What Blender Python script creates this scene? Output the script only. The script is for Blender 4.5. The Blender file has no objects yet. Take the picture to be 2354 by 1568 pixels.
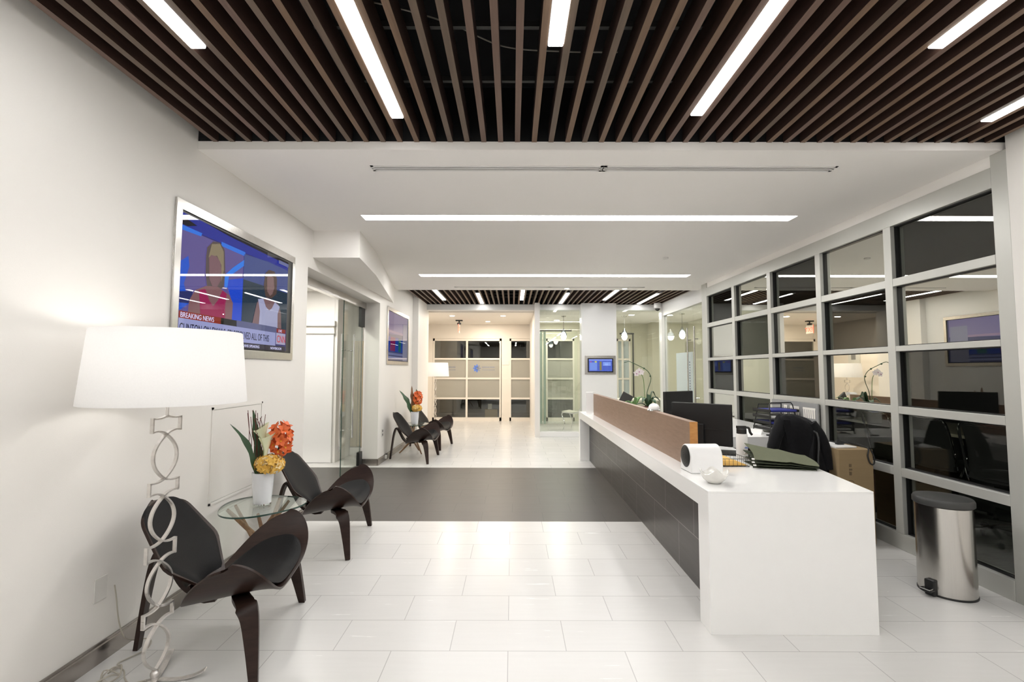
import bpy, bmesh, math, random
from mathutils import Vector, Matrix, Euler
random.seed(7)
R = math.radians
SC = bpy.context.scene
COL = SC.collection

# ------------------------------------------------------------------ materials
def nt(name):
    m = bpy.data.materials.new(name); m.use_nodes = True
    n = m.node_tree.nodes; l = m.node_tree.links
    for x in list(n): n.remove(x)
    out = n.new('ShaderNodeOutputMaterial')
    return m, n, l, out

def M(name, col, rough=.5, metal=0., vary=0., vscale=8., bump=0., bscale=60., coat=0., emis=None, estr=1., spec=.5, stretch=None, sheen=0., trans=0., crough=.03):
    m, n, l, out = nt(name)
    b = n.new('ShaderNodeBsdfPrincipled')
    l.new(b.outputs[0], out.inputs[0])
    b.inputs['Base Color'].default_value = (*col, 1)
    b.inputs['Roughness'].default_value = rough
    b.inputs['Metallic'].default_value = metal
    b.inputs['Specular IOR Level'].default_value = spec
    b.inputs['Coat Weight'].default_value = coat
    b.inputs['Coat Roughness'].default_value = crough
    b.inputs['Sheen Weight'].default_value = sheen
    b.inputs['Transmission Weight'].default_value = trans
    if emis:
        b.inputs['Emission Color'].default_value = (*emis, 1)
        b.inputs['Emission Strength'].default_value = estr
    tc = None
    if vary or bump:
        tc = n.new('ShaderNodeTexCoord'); mp = n.new('ShaderNodeMapping')
        l.new(tc.outputs['Object'], mp.inputs[0])
        if stretch: mp.inputs['Scale'].default_value = stretch
    if vary:
        no = n.new('ShaderNodeTexNoise'); no.inputs['Scale'].default_value = vscale; no.inputs['Detail'].default_value = 5
        l.new(mp.outputs[0], no.inputs['Vector'])
        mx = n.new('ShaderNodeMix'); mx.data_type = 'RGBA'
        mx.inputs[6].default_value = (*[max(0, c * (1 - vary)) for c in col], 1)
        mx.inputs[7].default_value = (*[min(1, c * (1 + vary)) for c in col], 1)
        l.new(no.outputs[0], mx.inputs[0]); l.new(mx.outputs[2], b.inputs['Base Color'])
    if bump:
        n2 = n.new('ShaderNodeTexNoise'); n2.inputs['Scale'].default_value = bscale; n2.inputs['Detail'].default_value = 3
        l.new(mp.outputs[0], n2.inputs['Vector'])
        bp = n.new('ShaderNodeBump'); bp.inputs['Strength'].default_value = bump; bp.inputs['Distance'].default_value = .01
        l.new(n2.outputs[0], bp.inputs['Height']); l.new(bp.outputs[0], b.inputs['Normal'])
    return m

def emit(name, col, s):
    m, n, l, out = nt(name)
    e = n.new('ShaderNodeEmission'); e.inputs[0].default_value = (*col, 1); e.inputs[1].default_value = s
    l.new(e.outputs[0], out.inputs[0]); return m

def glass(name, tint=(.95, .97, .95), refl=None, rcol=(1, 1, 1), rough=0.0, ior=1.45):
    """thin pane: clear transmission plus mirror reflection"""
    m, n, l, out = nt(name)
    t = n.new('ShaderNodeBsdfTransparent'); t.inputs[0].default_value = (*tint, 1)
    g = n.new('ShaderNodeBsdfGlossy'); g.inputs['Color'].default_value = (*rcol, 1); g.inputs['Roughness'].default_value = rough
    mx = n.new('ShaderNodeMixShader')
    if refl is None:
        lw = n.new('ShaderNodeLayerWeight'); lw.inputs[0].default_value = .5
        p5 = n.new('ShaderNodeMath'); p5.operation = 'POWER'; p5.inputs[1].default_value = 5
        ma = n.new('ShaderNodeMath'); ma.operation = 'MULTIPLY_ADD'; ma.inputs[1].default_value = .9; ma.inputs[2].default_value = .04
        l.new(lw.outputs['Facing'], p5.inputs[0]); l.new(p5.outputs[0], ma.inputs[0]); l.new(ma.outputs[0], mx.inputs[0])
    else:
        mx.inputs[0].default_value = refl
    l.new(t.outputs[0], mx.inputs[1]); l.new(g.outputs[0], mx.inputs[2]); l.new(mx.outputs[0], out.inputs[0])
    return m

def frost(name, col, t=.4):
    m, n, l, out = nt(name)
    d = n.new('ShaderNodeBsdfDiffuse'); d.inputs[0].default_value = (*col, 1)
    tr = n.new('ShaderNodeBsdfTranslucent'); tr.inputs[0].default_value = (*col, 1)
    mx = n.new('ShaderNodeMixShader'); mx.inputs[0].default_value = t
    g = n.new('ShaderNodeBsdfGlossy'); g.inputs['Roughness'].default_value = .15
    m2 = n.new('ShaderNodeMixShader'); m2.inputs[0].default_value = .06
    l.new(d.outputs[0], mx.inputs[1]); l.new(tr.outputs[0], mx.inputs[2]); l.new(mx.outputs[0], m2.inputs[1]); l.new(g.outputs[0], m2.inputs[2])
    l.new(m2.outputs[0], out.inputs[0]); return m

def tilemat(name, base, mortar, bw, rh, off, loc, rough, axes='xy', msize=.0022, streak=.03, dotvary=.0, rot=None, coat=0.):
    m, n, l, out = nt(name)
    b = n.new('ShaderNodeBsdfPrincipled'); l.new(b.outputs[0], out.inputs[0])
    tc = n.new('ShaderNodeTexCoord'); sp = n.new('ShaderNodeSeparateXYZ'); cb = n.new('ShaderNodeCombineXYZ')
    l.new(tc.outputs['Object'], sp.inputs[0])
    l.new(sp.outputs['XYZ'.index(axes[0].upper())], cb.inputs[0]); l.new(sp.outputs['XYZ'.index(axes[1].upper())], cb.inputs[1])
    mp = n.new('ShaderNodeMapping'); mp.inputs['Location'].default_value = (loc[0], loc[1], 0)
    l.new(cb.outputs[0], mp.inputs[0])
    br = n.new('ShaderNodeTexBrick'); br.offset = off; br.offset_frequency = 2; br.squash = 1
    br.inputs['Scale'].default_value = 1; br.inputs['Brick Width'].default_value = bw; br.inputs['Row Height'].default_value = rh
    br.inputs['Mortar Size'].default_value = msize; br.inputs['Mortar Smooth'].default_value = .1; br.inputs['Bias'].default_value = 0
    d = .02
    br.inputs['Color1'].default_value = (*[c * (1 - d) for c in base], 1); br.inputs['Color2'].default_value = (*[min(1, c * (1 + d)) for c in base], 1)
    br.inputs['Mortar'].default_value = (*mortar, 1)
    l.new(mp.outputs[0], br.inputs['Vector'])
    m2 = n.new('ShaderNodeMapping'); m2.inputs['Scale'].default_value = (2.2, 26, 1)
    l.new(cb.outputs[0], m2.inputs[0])
    no = n.new('ShaderNodeTexNoise'); no.inputs['Scale'].default_value = 1.5; no.inputs['Detail'].default_value = 5
    l.new(m2.outputs[0], no.inputs['Vector'])
    mr = n.new('ShaderNodeMapRange'); mr.inputs[3].default_value = 1 - streak; mr.inputs[4].default_value = 1 + streak
    l.new(no.outputs[0], mr.inputs[0])
    vm = n.new('ShaderNodeVectorMath'); vm.operation = 'SCALE'
    l.new(br.outputs['Color'], vm.inputs[0]); l.new(mr.outputs[0], vm.inputs['Scale']); l.new(vm.outputs[0], b.inputs['Base Color'])
    r2 = n.new('ShaderNodeMapRange'); r2.inputs[3].default_value = rough * .85; r2.inputs[4].default_value = rough * 1.2
    l.new(no.outputs[0], r2.inputs[0]); l.new(r2.outputs[0], b.inputs['Roughness'])
    bp = n.new('ShaderNodeBump'); bp.inputs['Strength'].default_value = .25; bp.inputs['Distance'].default_value = .002; bp.invert = True
    l.new(br.outputs['Fac'], bp.inputs['Height']); l.new(bp.outputs[0], b.inputs['Normal'])
    b.inputs['Coat Weight'].default_value = coat
    return m

def woodmat(name, c1, c2, rough=.45, scale=(1, 1, 1), ns=6., coat=0.):
    m, n, l, out = nt(name)
    b = n.new('ShaderNodeBsdfPrincipled'); l.new(b.outputs[0], out.inputs[0])
    tc = n.new('ShaderNodeTexCoord'); mp = n.new('ShaderNodeMapping'); mp.inputs['Scale'].default_value = scale
    l.new(tc.outputs['Object'], mp.inputs[0])
    no = n.new('ShaderNodeTexNoise'); no.inputs['Scale'].default_value = ns; no.inputs['Detail'].default_value = 8; no.inputs['Roughness'].default_value = .65
    l.new(mp.outputs[0], no.inputs['Vector'])
    cr = n.new('ShaderNodeValToRGB'); cr.color_ramp.elements[0].color = (*c1, 1); cr.color_ramp.elements[1].color = (*c2, 1)
    cr.color_ramp.elements[0].position = .3; cr.color_ramp.elements[1].position = .7
    l.new(no.outputs[0], cr.inputs[0]); l.new(cr.outputs[0], b.inputs['Base Color'])
    b.inputs['Roughness'].default_value = rough; b.inputs['Coat Weight'].default_value = coat
    bp = n.new('ShaderNodeBump'); bp.inputs['Strength'].default_value = .08; bp.inputs['Distance'].default_value = .004
    l.new(no.outputs[0], bp.inputs['Height']); l.new(bp.outputs[0], b.inputs['Normal'])
    return m

W = dict(
    wall=M('wall_paint', (.81, .785, .745), .55, vary=.012, vscale=3, bump=.05, bscale=220),
    wall_end=M('warm_wall_paint', (.82, .765, .69), .6, vary=.015, vscale=3),
    ceil=M('ceiling_paint', (.92, .895, .86), .8, vary=.01, vscale=2),
    green=M('pale_green_paint', (.62, .60, .49), .6, vary=.02, vscale=2),
    white=M('white_lacquer', (.88, .875, .865), .25, vary=.01, vscale=5),
    solid=M('white_solid_surface', (.88, .875, .86), .16, vary=.012, vscale=14),
    trimw=M('white_trim', (.8, .79, .77), .4, vary=.01),
    floor=tilemat('floor_tile', (.68, .67, .65), (.45, .44, .43), .604, .3035, .5, (.02 + .604 * 20, -2.567 + .3035 * 40), .25),
    band=tilemat('dark_floor_tile', (.088, .080, .074), (.05, .047, .044), .604, .3035, .5, (.3 + .604 * 20, -2.567 + .3035 * 40), .38, streak=.22),
    deskt=tilemat('desk_front_tile', (.050, .045, .043), (.22, .2, .19), .61, .325, .5, (.31, 3.25), .35, axes='yz', streak=.12, msize=.003),
    steel=M('brushed_steel', (.62, .60, .57), .24, 1, vary=.12, vscale=30, stretch=(40, 1, 1)),
    binst=M('bin_steel', (.66, .64, .61), .2, 1, vary=.06, vscale=8, stretch=(30, 30, .5)),
    alu=M('painted_aluminium', (.52, .52, .485), .38, .25, vary=.02, vscale=20),
    chrome=M('chrome', (.75, .75, .76), .08, 1, vary=.02),
    silver=M('silver_leaf', (.72, .69, .66), .32, .85, vary=.18, vscale=45, bump=.3, bscale=70),
    basem=M('metal_baseboard', (.34, .31, .285), .2, .85, vary=.06, vscale=4, stretch=(1, .2, 6)),
    black=M('black_plastic', (.012, .012, .012), .4, vary=.1),
    blackm=M('matte_black', (.006, .006, .006), .9, vary=.1),
    dgrey=M('dark_grey_plastic', (.045, .045, .043), .45, vary=.1),
    leather=M('black_leather', (.0075, .0075, .008), .6, spec=.15, vary=.15, vscale=90, bump=.12, bscale=160),
    chairw=woodmat('dark_walnut_ply', (.015, .0075, .006), (.036, .019, .014), .36, (1.2, 9, 9), 5, coat=.08),
    tablew=woodmat('walnut_table_leg', (.17, .09, .045), (.32, .19, .10), .45, (6, 6, 1.2), 9),
    panelw=woodmat('desk_screen_wood', (.205, .12, .075), (.27, .165, .11), .42, (9, .8, 6), 8),
    panele=woodmat('desk_screen_edge', (.42, .18, .045), (.52, .25, .07), .4, (3, 3, 9), 8),
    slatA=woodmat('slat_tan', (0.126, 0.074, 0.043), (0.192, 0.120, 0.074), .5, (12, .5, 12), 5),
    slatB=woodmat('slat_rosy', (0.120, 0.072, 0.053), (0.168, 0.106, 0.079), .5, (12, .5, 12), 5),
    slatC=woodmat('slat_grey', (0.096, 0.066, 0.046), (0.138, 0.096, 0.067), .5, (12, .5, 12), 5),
    slatside=woodmat('slat_side_shade', (.028, .012, .008), (.048, .023, .015), .6, (12, .5, 12), 5),  # side faces darker than the bottoms: shade between slats painted into the wood
    plenum=M('black_plenum', (.007, .007, .008), .9, vary=.1),
    led=emit('led_diffuser', (1, .99, .975), 12.5),
    ledr=emit('recessed_led_diffuser', (1, .985, .965), 17.),
    led2=emit('led_diffuser_rear', (1, .99, .975), 21.),
    down=emit('downlight_lens', (1, .86, .66), 16.),
    cove=emit('corridor_light', (1, .97, .91), 13.),
    bulb=emit('bulb_glow', (1, .93, .82), 9.),
    gclear=glass('clear_glass', (.96, .98, .96)),
    gdoor=glass('door_glass', (.95, .98, .95)),
    gmirror=glass('reflective_tinted_glass', (.30, .32, .28), refl=.72, rcol=(.95, .95, .87)),
    gdark=glass('grey_glass', (.78, .80, .76), refl=.075),
    gcab=glass('faint_grey_glass', (.93, .94, .92), refl=.035),
    gtop=glass('table_glass', (.93, .97, .94)),
    gedge=M('glass_edge_green', (.035, .075, .06), .15, vary=.05),
    frosts=frost('frosted_film', (.56, .54, .47), .35),
    frostb=frost('pale_blue_frosted_glass', (.84, .91, .93), .5),
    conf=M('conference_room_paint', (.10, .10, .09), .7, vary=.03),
    carpet=M('grey_carpet', (.20, .20, .20), .95, vary=.5, vscale=6, stretch=(1.5, 9, 1), bump=.3),
    shade=None,
    green1=M('dark_leaf', (.035, .085, .035), .4, vary=.3, vscale=12),
    green2=M('fresh_leaf', (.10, .22, .05), .4, vary=.3, vscale=12),
    twig=M('dark_red_twig', (.12, .025, .018), .6, vary=.3, vscale=30),
    orange=M('orange_petal', (.86, .17, .045), .5, vary=.3, vscale=25),
    orangec=M('orchid_throat', (.92, .48, .06), .5, vary=.2, vscale=25),
    yellow=M('golden_petal', (.93, .53, .10), .55, vary=.22, vscale=40),
    yellow2=M('pale_petal', (.95, .74, .42), .55, vary=.12, vscale=40),
    calla=M('calla_petal', (.80, .84, .58), .4, vary=.15, vscale=14),
    folder=M('olive_folder_card', (.115, .125, .072), .75, vary=.10, vscale=20, bump=.1),
    folderd=M('olive_folder_card_dark', (.045, .055, .03), .8, vary=.10, vscale=20),
    jacket=M('black_cloth', (.007, .007, .008), .9, spec=.2, vary=.35, vscale=30, sheen=.05, bump=.3, bscale=50),
    card=M('cardboard', (.33, .235, .125), .8, vary=.08, vscale=7, stretch=(1, 1, 6)),
    cardp=M('cardboard_print', (.16, .11, .06), .8, vary=.05),
    paper=M('paper', (.82, .81, .79), .7, vary=.02),
    bluep=M('blue_paper', (.04, .05, .30), .6, vary=.05),
    envel=M('manila_envelope', (.86, .52, .14), .6, vary=.05, vscale=20),
    gboard=M('grey_pinboard', (.27, .27, .265), .75, vary=.03, vscale=30),
    cream=M('cream_print', (.80, .77, .71), .6, vary=.02),
    ceram=M('pearl_ceramic', (.78, .765, .72), .22, .15, vary=.08, vscale=18, coat=.5),
    vase=M('white_vase_glass', (.82, .83, .86), .06, vary=.03, coat=.7),
    petalw=M('white_orchid_petal', (.86, .80, .80), .5, vary=.06, vscale=20),
    petalp=M('purple_orchid_lip', (.38, .08, .25), .5, vary=.1),
    darkbrown=woodmat('dark_cabinet_wood', (.03, .012, .008), (.07, .028, .016), .4, (1, 1, 8), 6),
    confwood=M('conference_table_top', (.60, .55, .42), .25, vary=.04, vscale=3, stretch=(1, 8, 1)),
    cord=M('clear_grey_cord', (.42, .39, .33), .35, vary=.05),
    outlet=M('outlet_plastic', (.72, .70, .66), .4, vary=.01),
    logo=M('blue_logo_film', (.10, .20, .62), .5, vary=.05),
    logog=M('grey_logo_film', (.25, .27, .36), .5, vary=.05),
    weave=M('white_office_plastic', (.60, .60, .52), .4, vary=.02),
    red=emit('exit_red', (1, .10, .05), 2.2),
    bluel=M('blue_plug', (.03, .03, .45), .4, vary=.05),
    intercom=M('intercom_plastic', (.7, .7, .66), .35, vary=.01),
    textk=M('black_lettering', (.02, .02, .03), .5, vary=.05),
)
def shade_mat():
    m, n, l, out = nt('lamp_shade_fabric')
    d = n.new('ShaderNodeBsdfDiffuse'); t = n.new('ShaderNodeBsdfTranslucent')
    tc = n.new('ShaderNodeTexCoord'); no = n.new('ShaderNodeTexNoise'); no.inputs['Scale'].default_value = 160
    l.new(tc.outputs['Object'], no.inputs['Vector'])
    cr = n.new('ShaderNodeValToRGB'); cr.color_ramp.elements[0].color = (.89, .885, .88, 1); cr.color_ramp.elements[1].color = (.94, .935, .93, 1)
    l.new(no.outputs[0], cr.inputs[0]); l.new(cr.outputs[0], d.inputs[0]); l.new(cr.outputs[0], t.inputs[0])
    mx = n.new('ShaderNodeMixShader'); mx.inputs[0].default_value = .55
    l.new(d.outputs[0], mx.inputs[1]); l.new(t.outputs[0], mx.inputs[2]); l.new(mx.outputs[0], out.inputs[0]); return m
W['shade'] = shade_mat()
for nd in W['chairw'].node_tree.nodes:
    if nd.type == 'BSDF_PRINCIPLED': nd.inputs['Specular IOR Level'].default_value = .28; nd.inputs['Coat Weight'].default_value = 0

def scr(name, c, s=1.0):      # glossy lit screen area
    return M(name, (0.0, 0.0, 0.0), .5, coat=.8, crough=.01, emis=tuple(q ** 1.18 for q in c), estr=s, spec=0.)

# ------------------------------------------------------------------ mesh builder
class MB:
    def __init__(s): s.v = []; s.f = []; s.m = []; s.k = 0
    def mat(s, k): s.k = k; return s
    def add(s, vs, fs):
        o = len(s.v); s.v += [tuple(v) for v in vs]
        for f in fs: s.f.append(tuple(i + o for i in f)); s.m.append(s.k)
        return s
    def box(s, x0, x1, y0, y1, z0, z1, T=None):
        vs = [(x, y, z) for x in (x0, x1) for y in (y0, y1) for z in (z0, z1)]
        if T: vs = [T @ Vector(v) for v in vs]
        return s.add(vs, [(0, 1, 3, 2), (4, 6, 7, 5), (0, 4, 5, 1), (2, 3, 7, 6), (0, 2, 6, 4), (1, 5, 7, 3)])
    def prism(s, pts, a0, a1, axis='z', T=None):
        """polygon pts extruded along axis; z: (x,y), x: (y,z), y: (x,z)"""
        def mk(p, a):
            return {'z': (p[0], p[1], a), 'x': (a, p[0], p[1]), 'y': (p[0], a, p[1])}[axis]
        n = len(pts); vs = [mk(p, a0) for p in pts] + [mk(p, a1) for p in pts]
        if T: vs = [T @ Vector(v) for v in vs]
        fs = [tuple(range(n))[::-1], tuple(range(n, 2 * n))] + [(i, (i + 1) % n, n + (i + 1) % n, n + i) for i in range(n)]
        return s.add(vs, fs)
    def tube(s, pts, r, n=8, closed=False, sx=None):
        """round tube; r number or list"""
        P = [Vector(p) for p in pts]; N = len(P)
        rr = r if isinstance(r, (list, tuple)) else [r] * N
        vs = []; up = None
        for i in range(N):
            if closed: t = P[(i + 1) % N] - P[i - 1]
            else: t = P[min(i + 1, N - 1)] - P[max(i - 1, 0)]
            if t.length < 1e-9: t = Vector((0, 0, 1))
            t.normalize()
            if up is None:
                up = Vector((0, 0, 1)) if abs(t.z) < .9 else Vector((1, 0, 0))
            a = up - t * up.dot(t)
            if a.length < 1e-6: a = t.orthogonal()
            a.normalize(); up = a; b = t.cross(a)
            for k in range(n):
                an = 2 * math.pi * k / n
                vs.append(P[i] + (a * math.cos(an) + b * math.sin(an)) * rr[i])
        fs = []
        for i in range(N if closed else N - 1):
            j = (i + 1) % N
            for k in range(n):
                fs.append((i * n + k, i * n + (k + 1) % n, j * n + (k + 1) % n, j * n + k))
        if not closed:
            fs.append(tuple(range(n))[::-1]); fs.append(tuple((N - 1) * n + k for k in range(n)))
        return s.add(vs, fs)
    def strip(s, pts, w, t, wdir):
        """rectangular bar swept along pts; w list widths along wdir, t thickness"""
        P = [Vector(p) for p in pts]; N = len(P)
        ww = w if isinstance(w, (list, tuple)) else [w] * N
        tt = t if isinstance(t, (list, tuple)) else [t] * N
        vs = []
        for i in range(N):
            d = (P[min(i + 1, N - 1)] - P[max(i - 1, 0)]).normalized()
            wd = Vector(wdir) if not isinstance(wdir, list) else Vector(wdir[i])
            wd = (wd - d * wd.dot(d)).normalized(); td = d.cross(wd)
            for a, b in ((-1, -1), (1, -1), (1, 1), (-1, 1)):
                vs.append(P[i] + wd * a * ww[i] / 2 + td * b * tt[i] / 2)
        fs = [(i * 4 + k, i * 4 + (k + 1) % 4, (i + 1) * 4 + (k + 1) % 4, (i + 1) * 4 + k) for i in range(N - 1) for k in range(4)]
        fs += [(3, 2, 1, 0), tuple((N - 1) * 4 + k for k in range(4))]
        return s.add(vs, fs)
    def lathe(s, prof, n=32, c=(0, 0, 0), sx=1, sy=1, cap=True, wob=None):
        N = len(prof); vs = []
        for i, (r, z) in enumerate(prof):
            for k in range(n):
                a = 2 * math.pi * k / n; q = r; zz = z
                if wob: q, zz = wob(i, a, r, z)
                vs.append((c[0] + q * math.cos(a) * sx, c[1] + q * math.sin(a) * sy, c[2] + zz))
        fs = [(i * n + k, i * n + (k + 1) % n, (i + 1) * n + (k + 1) % n, (i + 1) * n + k) for i in range(N - 1) for k in range(n)]
        if cap: fs += [tuple(range(n))[::-1], tuple((N - 1) * n + k for k in range(n))]
        return s.add(vs, fs)
    def sphere(s, c, r, n=12, sc=(1, 1, 1)):
        prof = [(max(r * math.sin(math.pi * i / n), 1e-4), -r * math.cos(math.pi * i / n)) for i in range(n + 1)]
        o = len(s.v); s.lathe(prof, n * 2, (0, 0, 0))
        for i in range(o, len(s.v)):
            v = s.v[i]; s.v[i] = (c[0] + v[0] * sc[0], c[1] + v[1] * sc[1], c[2] + v[2] * sc[2])
        return s
    def sheet(s, P, th):
        """closed solid from a grid of points P[i][j], thickness th below along normals"""
        A = len(P); B = len(P[0]); P = [[Vector(p) for p in r] for r in P]
        Nn = []
        for i in range(A):
            row = []
            for j in range(B):
                du = P[min(i + 1, A - 1)][j] - P[max(i - 1, 0)][j]; dv = P[i][min(j + 1, B - 1)] - P[i][max(j - 1, 0)]
                q = du.cross(dv)
                if q.length < 1e-10: q = Vector((0, 0, 1))
                row.append(q.normalized())
            Nn.append(row)
        # smooth degenerate end rows
        vs = [P[i][j] for i in range(A) for j in range(B)] + [P[i][j] - Nn[i][j] * (th(i, j) if callable(th) else th) for i in range(A) for j in range(B)]
        K = A * B; fs = []
        for i in range(A - 1):
            for j in range(B - 1):
                a, b, c, d = i * B + j, i * B + j + 1, (i + 1) * B + j + 1, (i + 1) * B + j
                fs.append((a, d, c, b)); fs.append((K + a, K + b, K + c, K + d))
        for i in range(A - 1):
            a, d = i * B, (i + 1) * B; fs.append((a, K + a, K + d, d))
            a, d = i * B + B - 1, (i + 1) * B + B - 1; fs.append((a, d, K + d, K + a))
        for j in range(B - 1):
            fs.append((j, j + 1, K + j + 1, K + j)); a = (A - 1) * B + j; fs.append((a, K + a, K + a + 1, a + 1))
        return s.add(vs, fs)
    def build(s, name, mats, parent=None, smooth=False, bevel=0, seg=2, subd=0, angle=40, loc=None, merge=True):
        me = bpy.data.meshes.new(name); me.from_pydata(s.v, [], s.f)
        if not isinstance(mats, (list, tuple)): mats = [mats]
        for m in mats: me.materials.append(m)
        for p, k in zip(me.polygons, s.m): p.material_index = min(k, len(mats) - 1)
        bm = bmesh.new(); bm.from_mesh(me)
        if merge: bmesh.ops.remove_doubles(bm, verts=bm.verts, dist=1e-6)
        bmesh.ops.recalc_face_normals(bm, faces=bm.faces)
        bm.to_mesh(me); bm.free()
        if smooth:
            for p in me.polygons: p.use_smooth = True
            try: me.set_sharp_from_angle(angle=R(angle))
            except Exception: pass
        me.update()
        o = bpy.data.objects.new(name, me); COL.objects.link(o)
        if bevel:
            b = o.modifiers.new('bevel', 'BEVEL'); b.width = bevel; b.segments = seg; b.limit_method = 'ANGLE'; b.angle_limit = R(40)
        if subd:
            u = o.modifiers.new('sub', 'SUBSURF'); u.levels = subd; u.render_levels = subd
        if parent: o.parent = parent
        if loc: o.location = loc
        return o

def tag(o, label=None, cat=None, group=None, kind=None):
    if label: o['label'] = label
    if cat: o['category'] = cat
    if group: o['group'] = group
    if kind: o['kind'] = kind
    return o
def thing(name, label, cat, loc=(0, 0, 0), rz=0, group=None, kind=None):
    o = bpy.data.objects.new(name, None); COL.objects.link(o)
    o.empty_display_size = .05; o.location = loc; o.rotation_euler = (0, 0, rz)
    return tag(o, label, cat, group, kind)
def struct(o, label, cat): return tag(o, label, cat, kind='structure')
def dup(root, loc, rz, label, group=None):
    def cp(o, par):
        c = o.copy(); COL.objects.link(c)
        if par: c.parent = par
        for ch in list(o.children): cp(ch, c)
        return c
    r = cp(root, None); r.location = loc; r.rotation_euler = (0, 0, rz); r['label'] = label
    if group: r['group'] = group
    return r
def text(name, s, size, M4, mat, parent=None, ext=.0004, sx=1., align='LEFT'):
    cu = bpy.data.curves.new(name, 'FONT'); cu.body = s; cu.size = size; cu.extrude = ext; cu.align_x = align
    o = bpy.data.objects.new(name, cu); COL.objects.link(o)
    bpy.context.view_layer.update()
    dg = bpy.context.evaluated_depsgraph_get()
    me = bpy.data.meshes.new_from_object(o.evaluated_get(dg)); me.name = name
    bpy.data.objects.remove(o)
    me.transform(M4 @ Matrix.Diagonal((sx, 1, 1, 1)))
    me.materials.clear(); me.materials.append(mat)
    q = bpy.data.objects.new(name, me); COL.objects.link(q)
    if parent: q.parent = parent
    return q
def spline(pts, n=8):
    P = [Vector(p) for p in pts]; out = []
    for i in range(len(P) - 1):
        a = P[max(i - 1, 0)]; b = P[i]; c = P[i + 1]; d = P[min(i + 2, len(P) - 1)]
        for k in range(n):
            t = k / n
            out.append(.5 * ((2 * b) + (c - a) * t + (2 * a - 5 * b + 4 * c - d) * t * t + (3 * b - a - 3 * c + d) * t ** 3))
    out.append(P[-1]); return out

# ------------------------------------------------------------------ camera
cam = bpy.data.cameras.new('camera'); co = bpy.data.objects.new('camera', cam); COL.objects.link(co)
cam.sensor_width = 36; cam.lens = 1100 / 2354 * 36; cam.clip_start = .05; cam.clip_end = 100
pitch = math.atan((851 - 784) / 1100); yaw = math.atan(1 / 1100 * math.cos(pitch)); roll = .002
co.matrix_world = Matrix.Translation((0, 0, 1.45)) @ Matrix.Rotation(yaw, 4, 'Z') @ Matrix.Rotation(math.pi / 2 + pitch, 4, 'X') @ Matrix.Rotation(roll, 4, 'Z')
SC.camera = co

# ------------------------------------------------------------------ setting
XL, XR = -2.05, 3.17
YB = 13.78
def wallbox(name, b, mat, label):
    o = MB().box(*b).build(name, mat); struct(o, label, 'wall'); return o
# floor with the dark tile band
f = MB().box(-5.2, 9, -3.2, 4.69, -.1, 0).box(-5.2, 9, 7.22, 14.2, -.1, 0)
f.box(-5.2, 9, 4.69, 7.22, -.1, -.02)
f = f.build('floor', W['floor']); struct(f, 'glossy white tiled floor of the lobby', 'floor')
f2 = MB().box(-5.2, 3.17, 4.69, 7.22, -.02, 0).build('floor', W['band']); struct(f2, 'band of dark grey floor tiles crossing the lobby', 'floor')
# left wall with glass-door opening and screen niches
def left_wall():
    m = MB(); x0 = XL - .24; x1 = XL
    m.box(x0, x1, -3.2, 4.74, 0, 3.3)
    m.box(x0, x1, 4.74, 7.36, 2.48, 3.3)
    m.box(x0, x1, 7.36, 9.78, 0, 3.3)
    o = m.build('wall_left', W['wall']); struct(o, 'long off-white wall with the two screens and the glass door opening', 'wall')
left_wall()
o = MB().box(XL - .24, -1.93, 9.78, 10.98, 0, 3.3).build('wall_left', W['wall'], bevel=.004); struct(o, 'white column at the far end of the left wall', 'column')
o = MB().box(-2.7, -2.5, 10.98, YB + .1, 0, 2.8).build('wall_left', W['wall_end']); struct(o, 'warm beige side wall of the entrance vestibule', 'wall')
o = MB().box(-2.5, XL-.24, 10.9, 10.98, 0, 2.8).build('wall_left', W['wall_end']); struct(o, 'short beige return wall behind the white column', 'wall')
# soffit box under the ceiling at the opening
o = MB().prism([(-2.05, 4.85), (-1.572, 4.85), (-1.66, 5.75), (-2.05, 8.2)], 2.60, 2.885).build('ceiling', W['ceil']); struct(o, 'boxed-out white soffit above the glass door opening', 'soffit')
# ceiling slab with two light slots, a vent slot
cx0, cx1 = -2.3, 3.55
def ceil():
    m = MB(); z0, z1 = 2.88, 2.93
    ys = [3.03, 3.265, 3.365, 4.34, 4.50, 7.07, 7.24, 8.49]
    m.box(cx0, cx1, 3.04, 3.27, z0, z1)
    m.box(cx0, -1.0, 3.27, 3.36, z0, z1).box(2.28, cx1, 3.27, 3.36, z0, z1)
    m.box(cx0, cx1, 3.36, 4.34, z0, z1)
    m.box(cx0, -1.41, 4.34, 4.50, z0, z1).box(2.64, cx1, 4.34, 4.50, z0, z1)
    m.box(cx0, cx1, 4.50, 7.08, z0, z1)
    m.box(cx0, -1.41, 7.08, 7.26, z0, z1).box(2.67, cx1, 7.08, 7.26, z0, z1)
    m.box(cx0, cx1, 7.26, 8.49, z0, z1)
    m.box(cx0, cx1, 3.03, 3.04, z0, 2.935)
    o = m.build('ceiling', W['ceil']); struct(o, 'smooth white dropped ceiling across the middle of the lobby', 'ceiling')
ceil()
o = MB().box(cx0, cx1, 3.04, 8.48, 2.96, 3.0).box(cx0, cx1, 3.032, 3.04, 2.935, 3.3).box(cx0, cx1, 8.48, 8.488, 2.93, 3.3).box(cx0, cx1, 10.705, 10.718, 2.93, 3.3).build('ceiling', W['plenum']); struct(o, 'dark cavity closing the space over the white ceiling', 'ceiling')
# black plenum above slats
o = MB().box(-2.3, 9, -3.2, 3.03, 3.30, 3.35).box(-2.3, 3.6, 8.49, 10.75, 3.30, 3.35).build('ceiling', W['plenum']); struct(o, 'black void above the slatted ceiling', 'ceiling')
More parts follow.
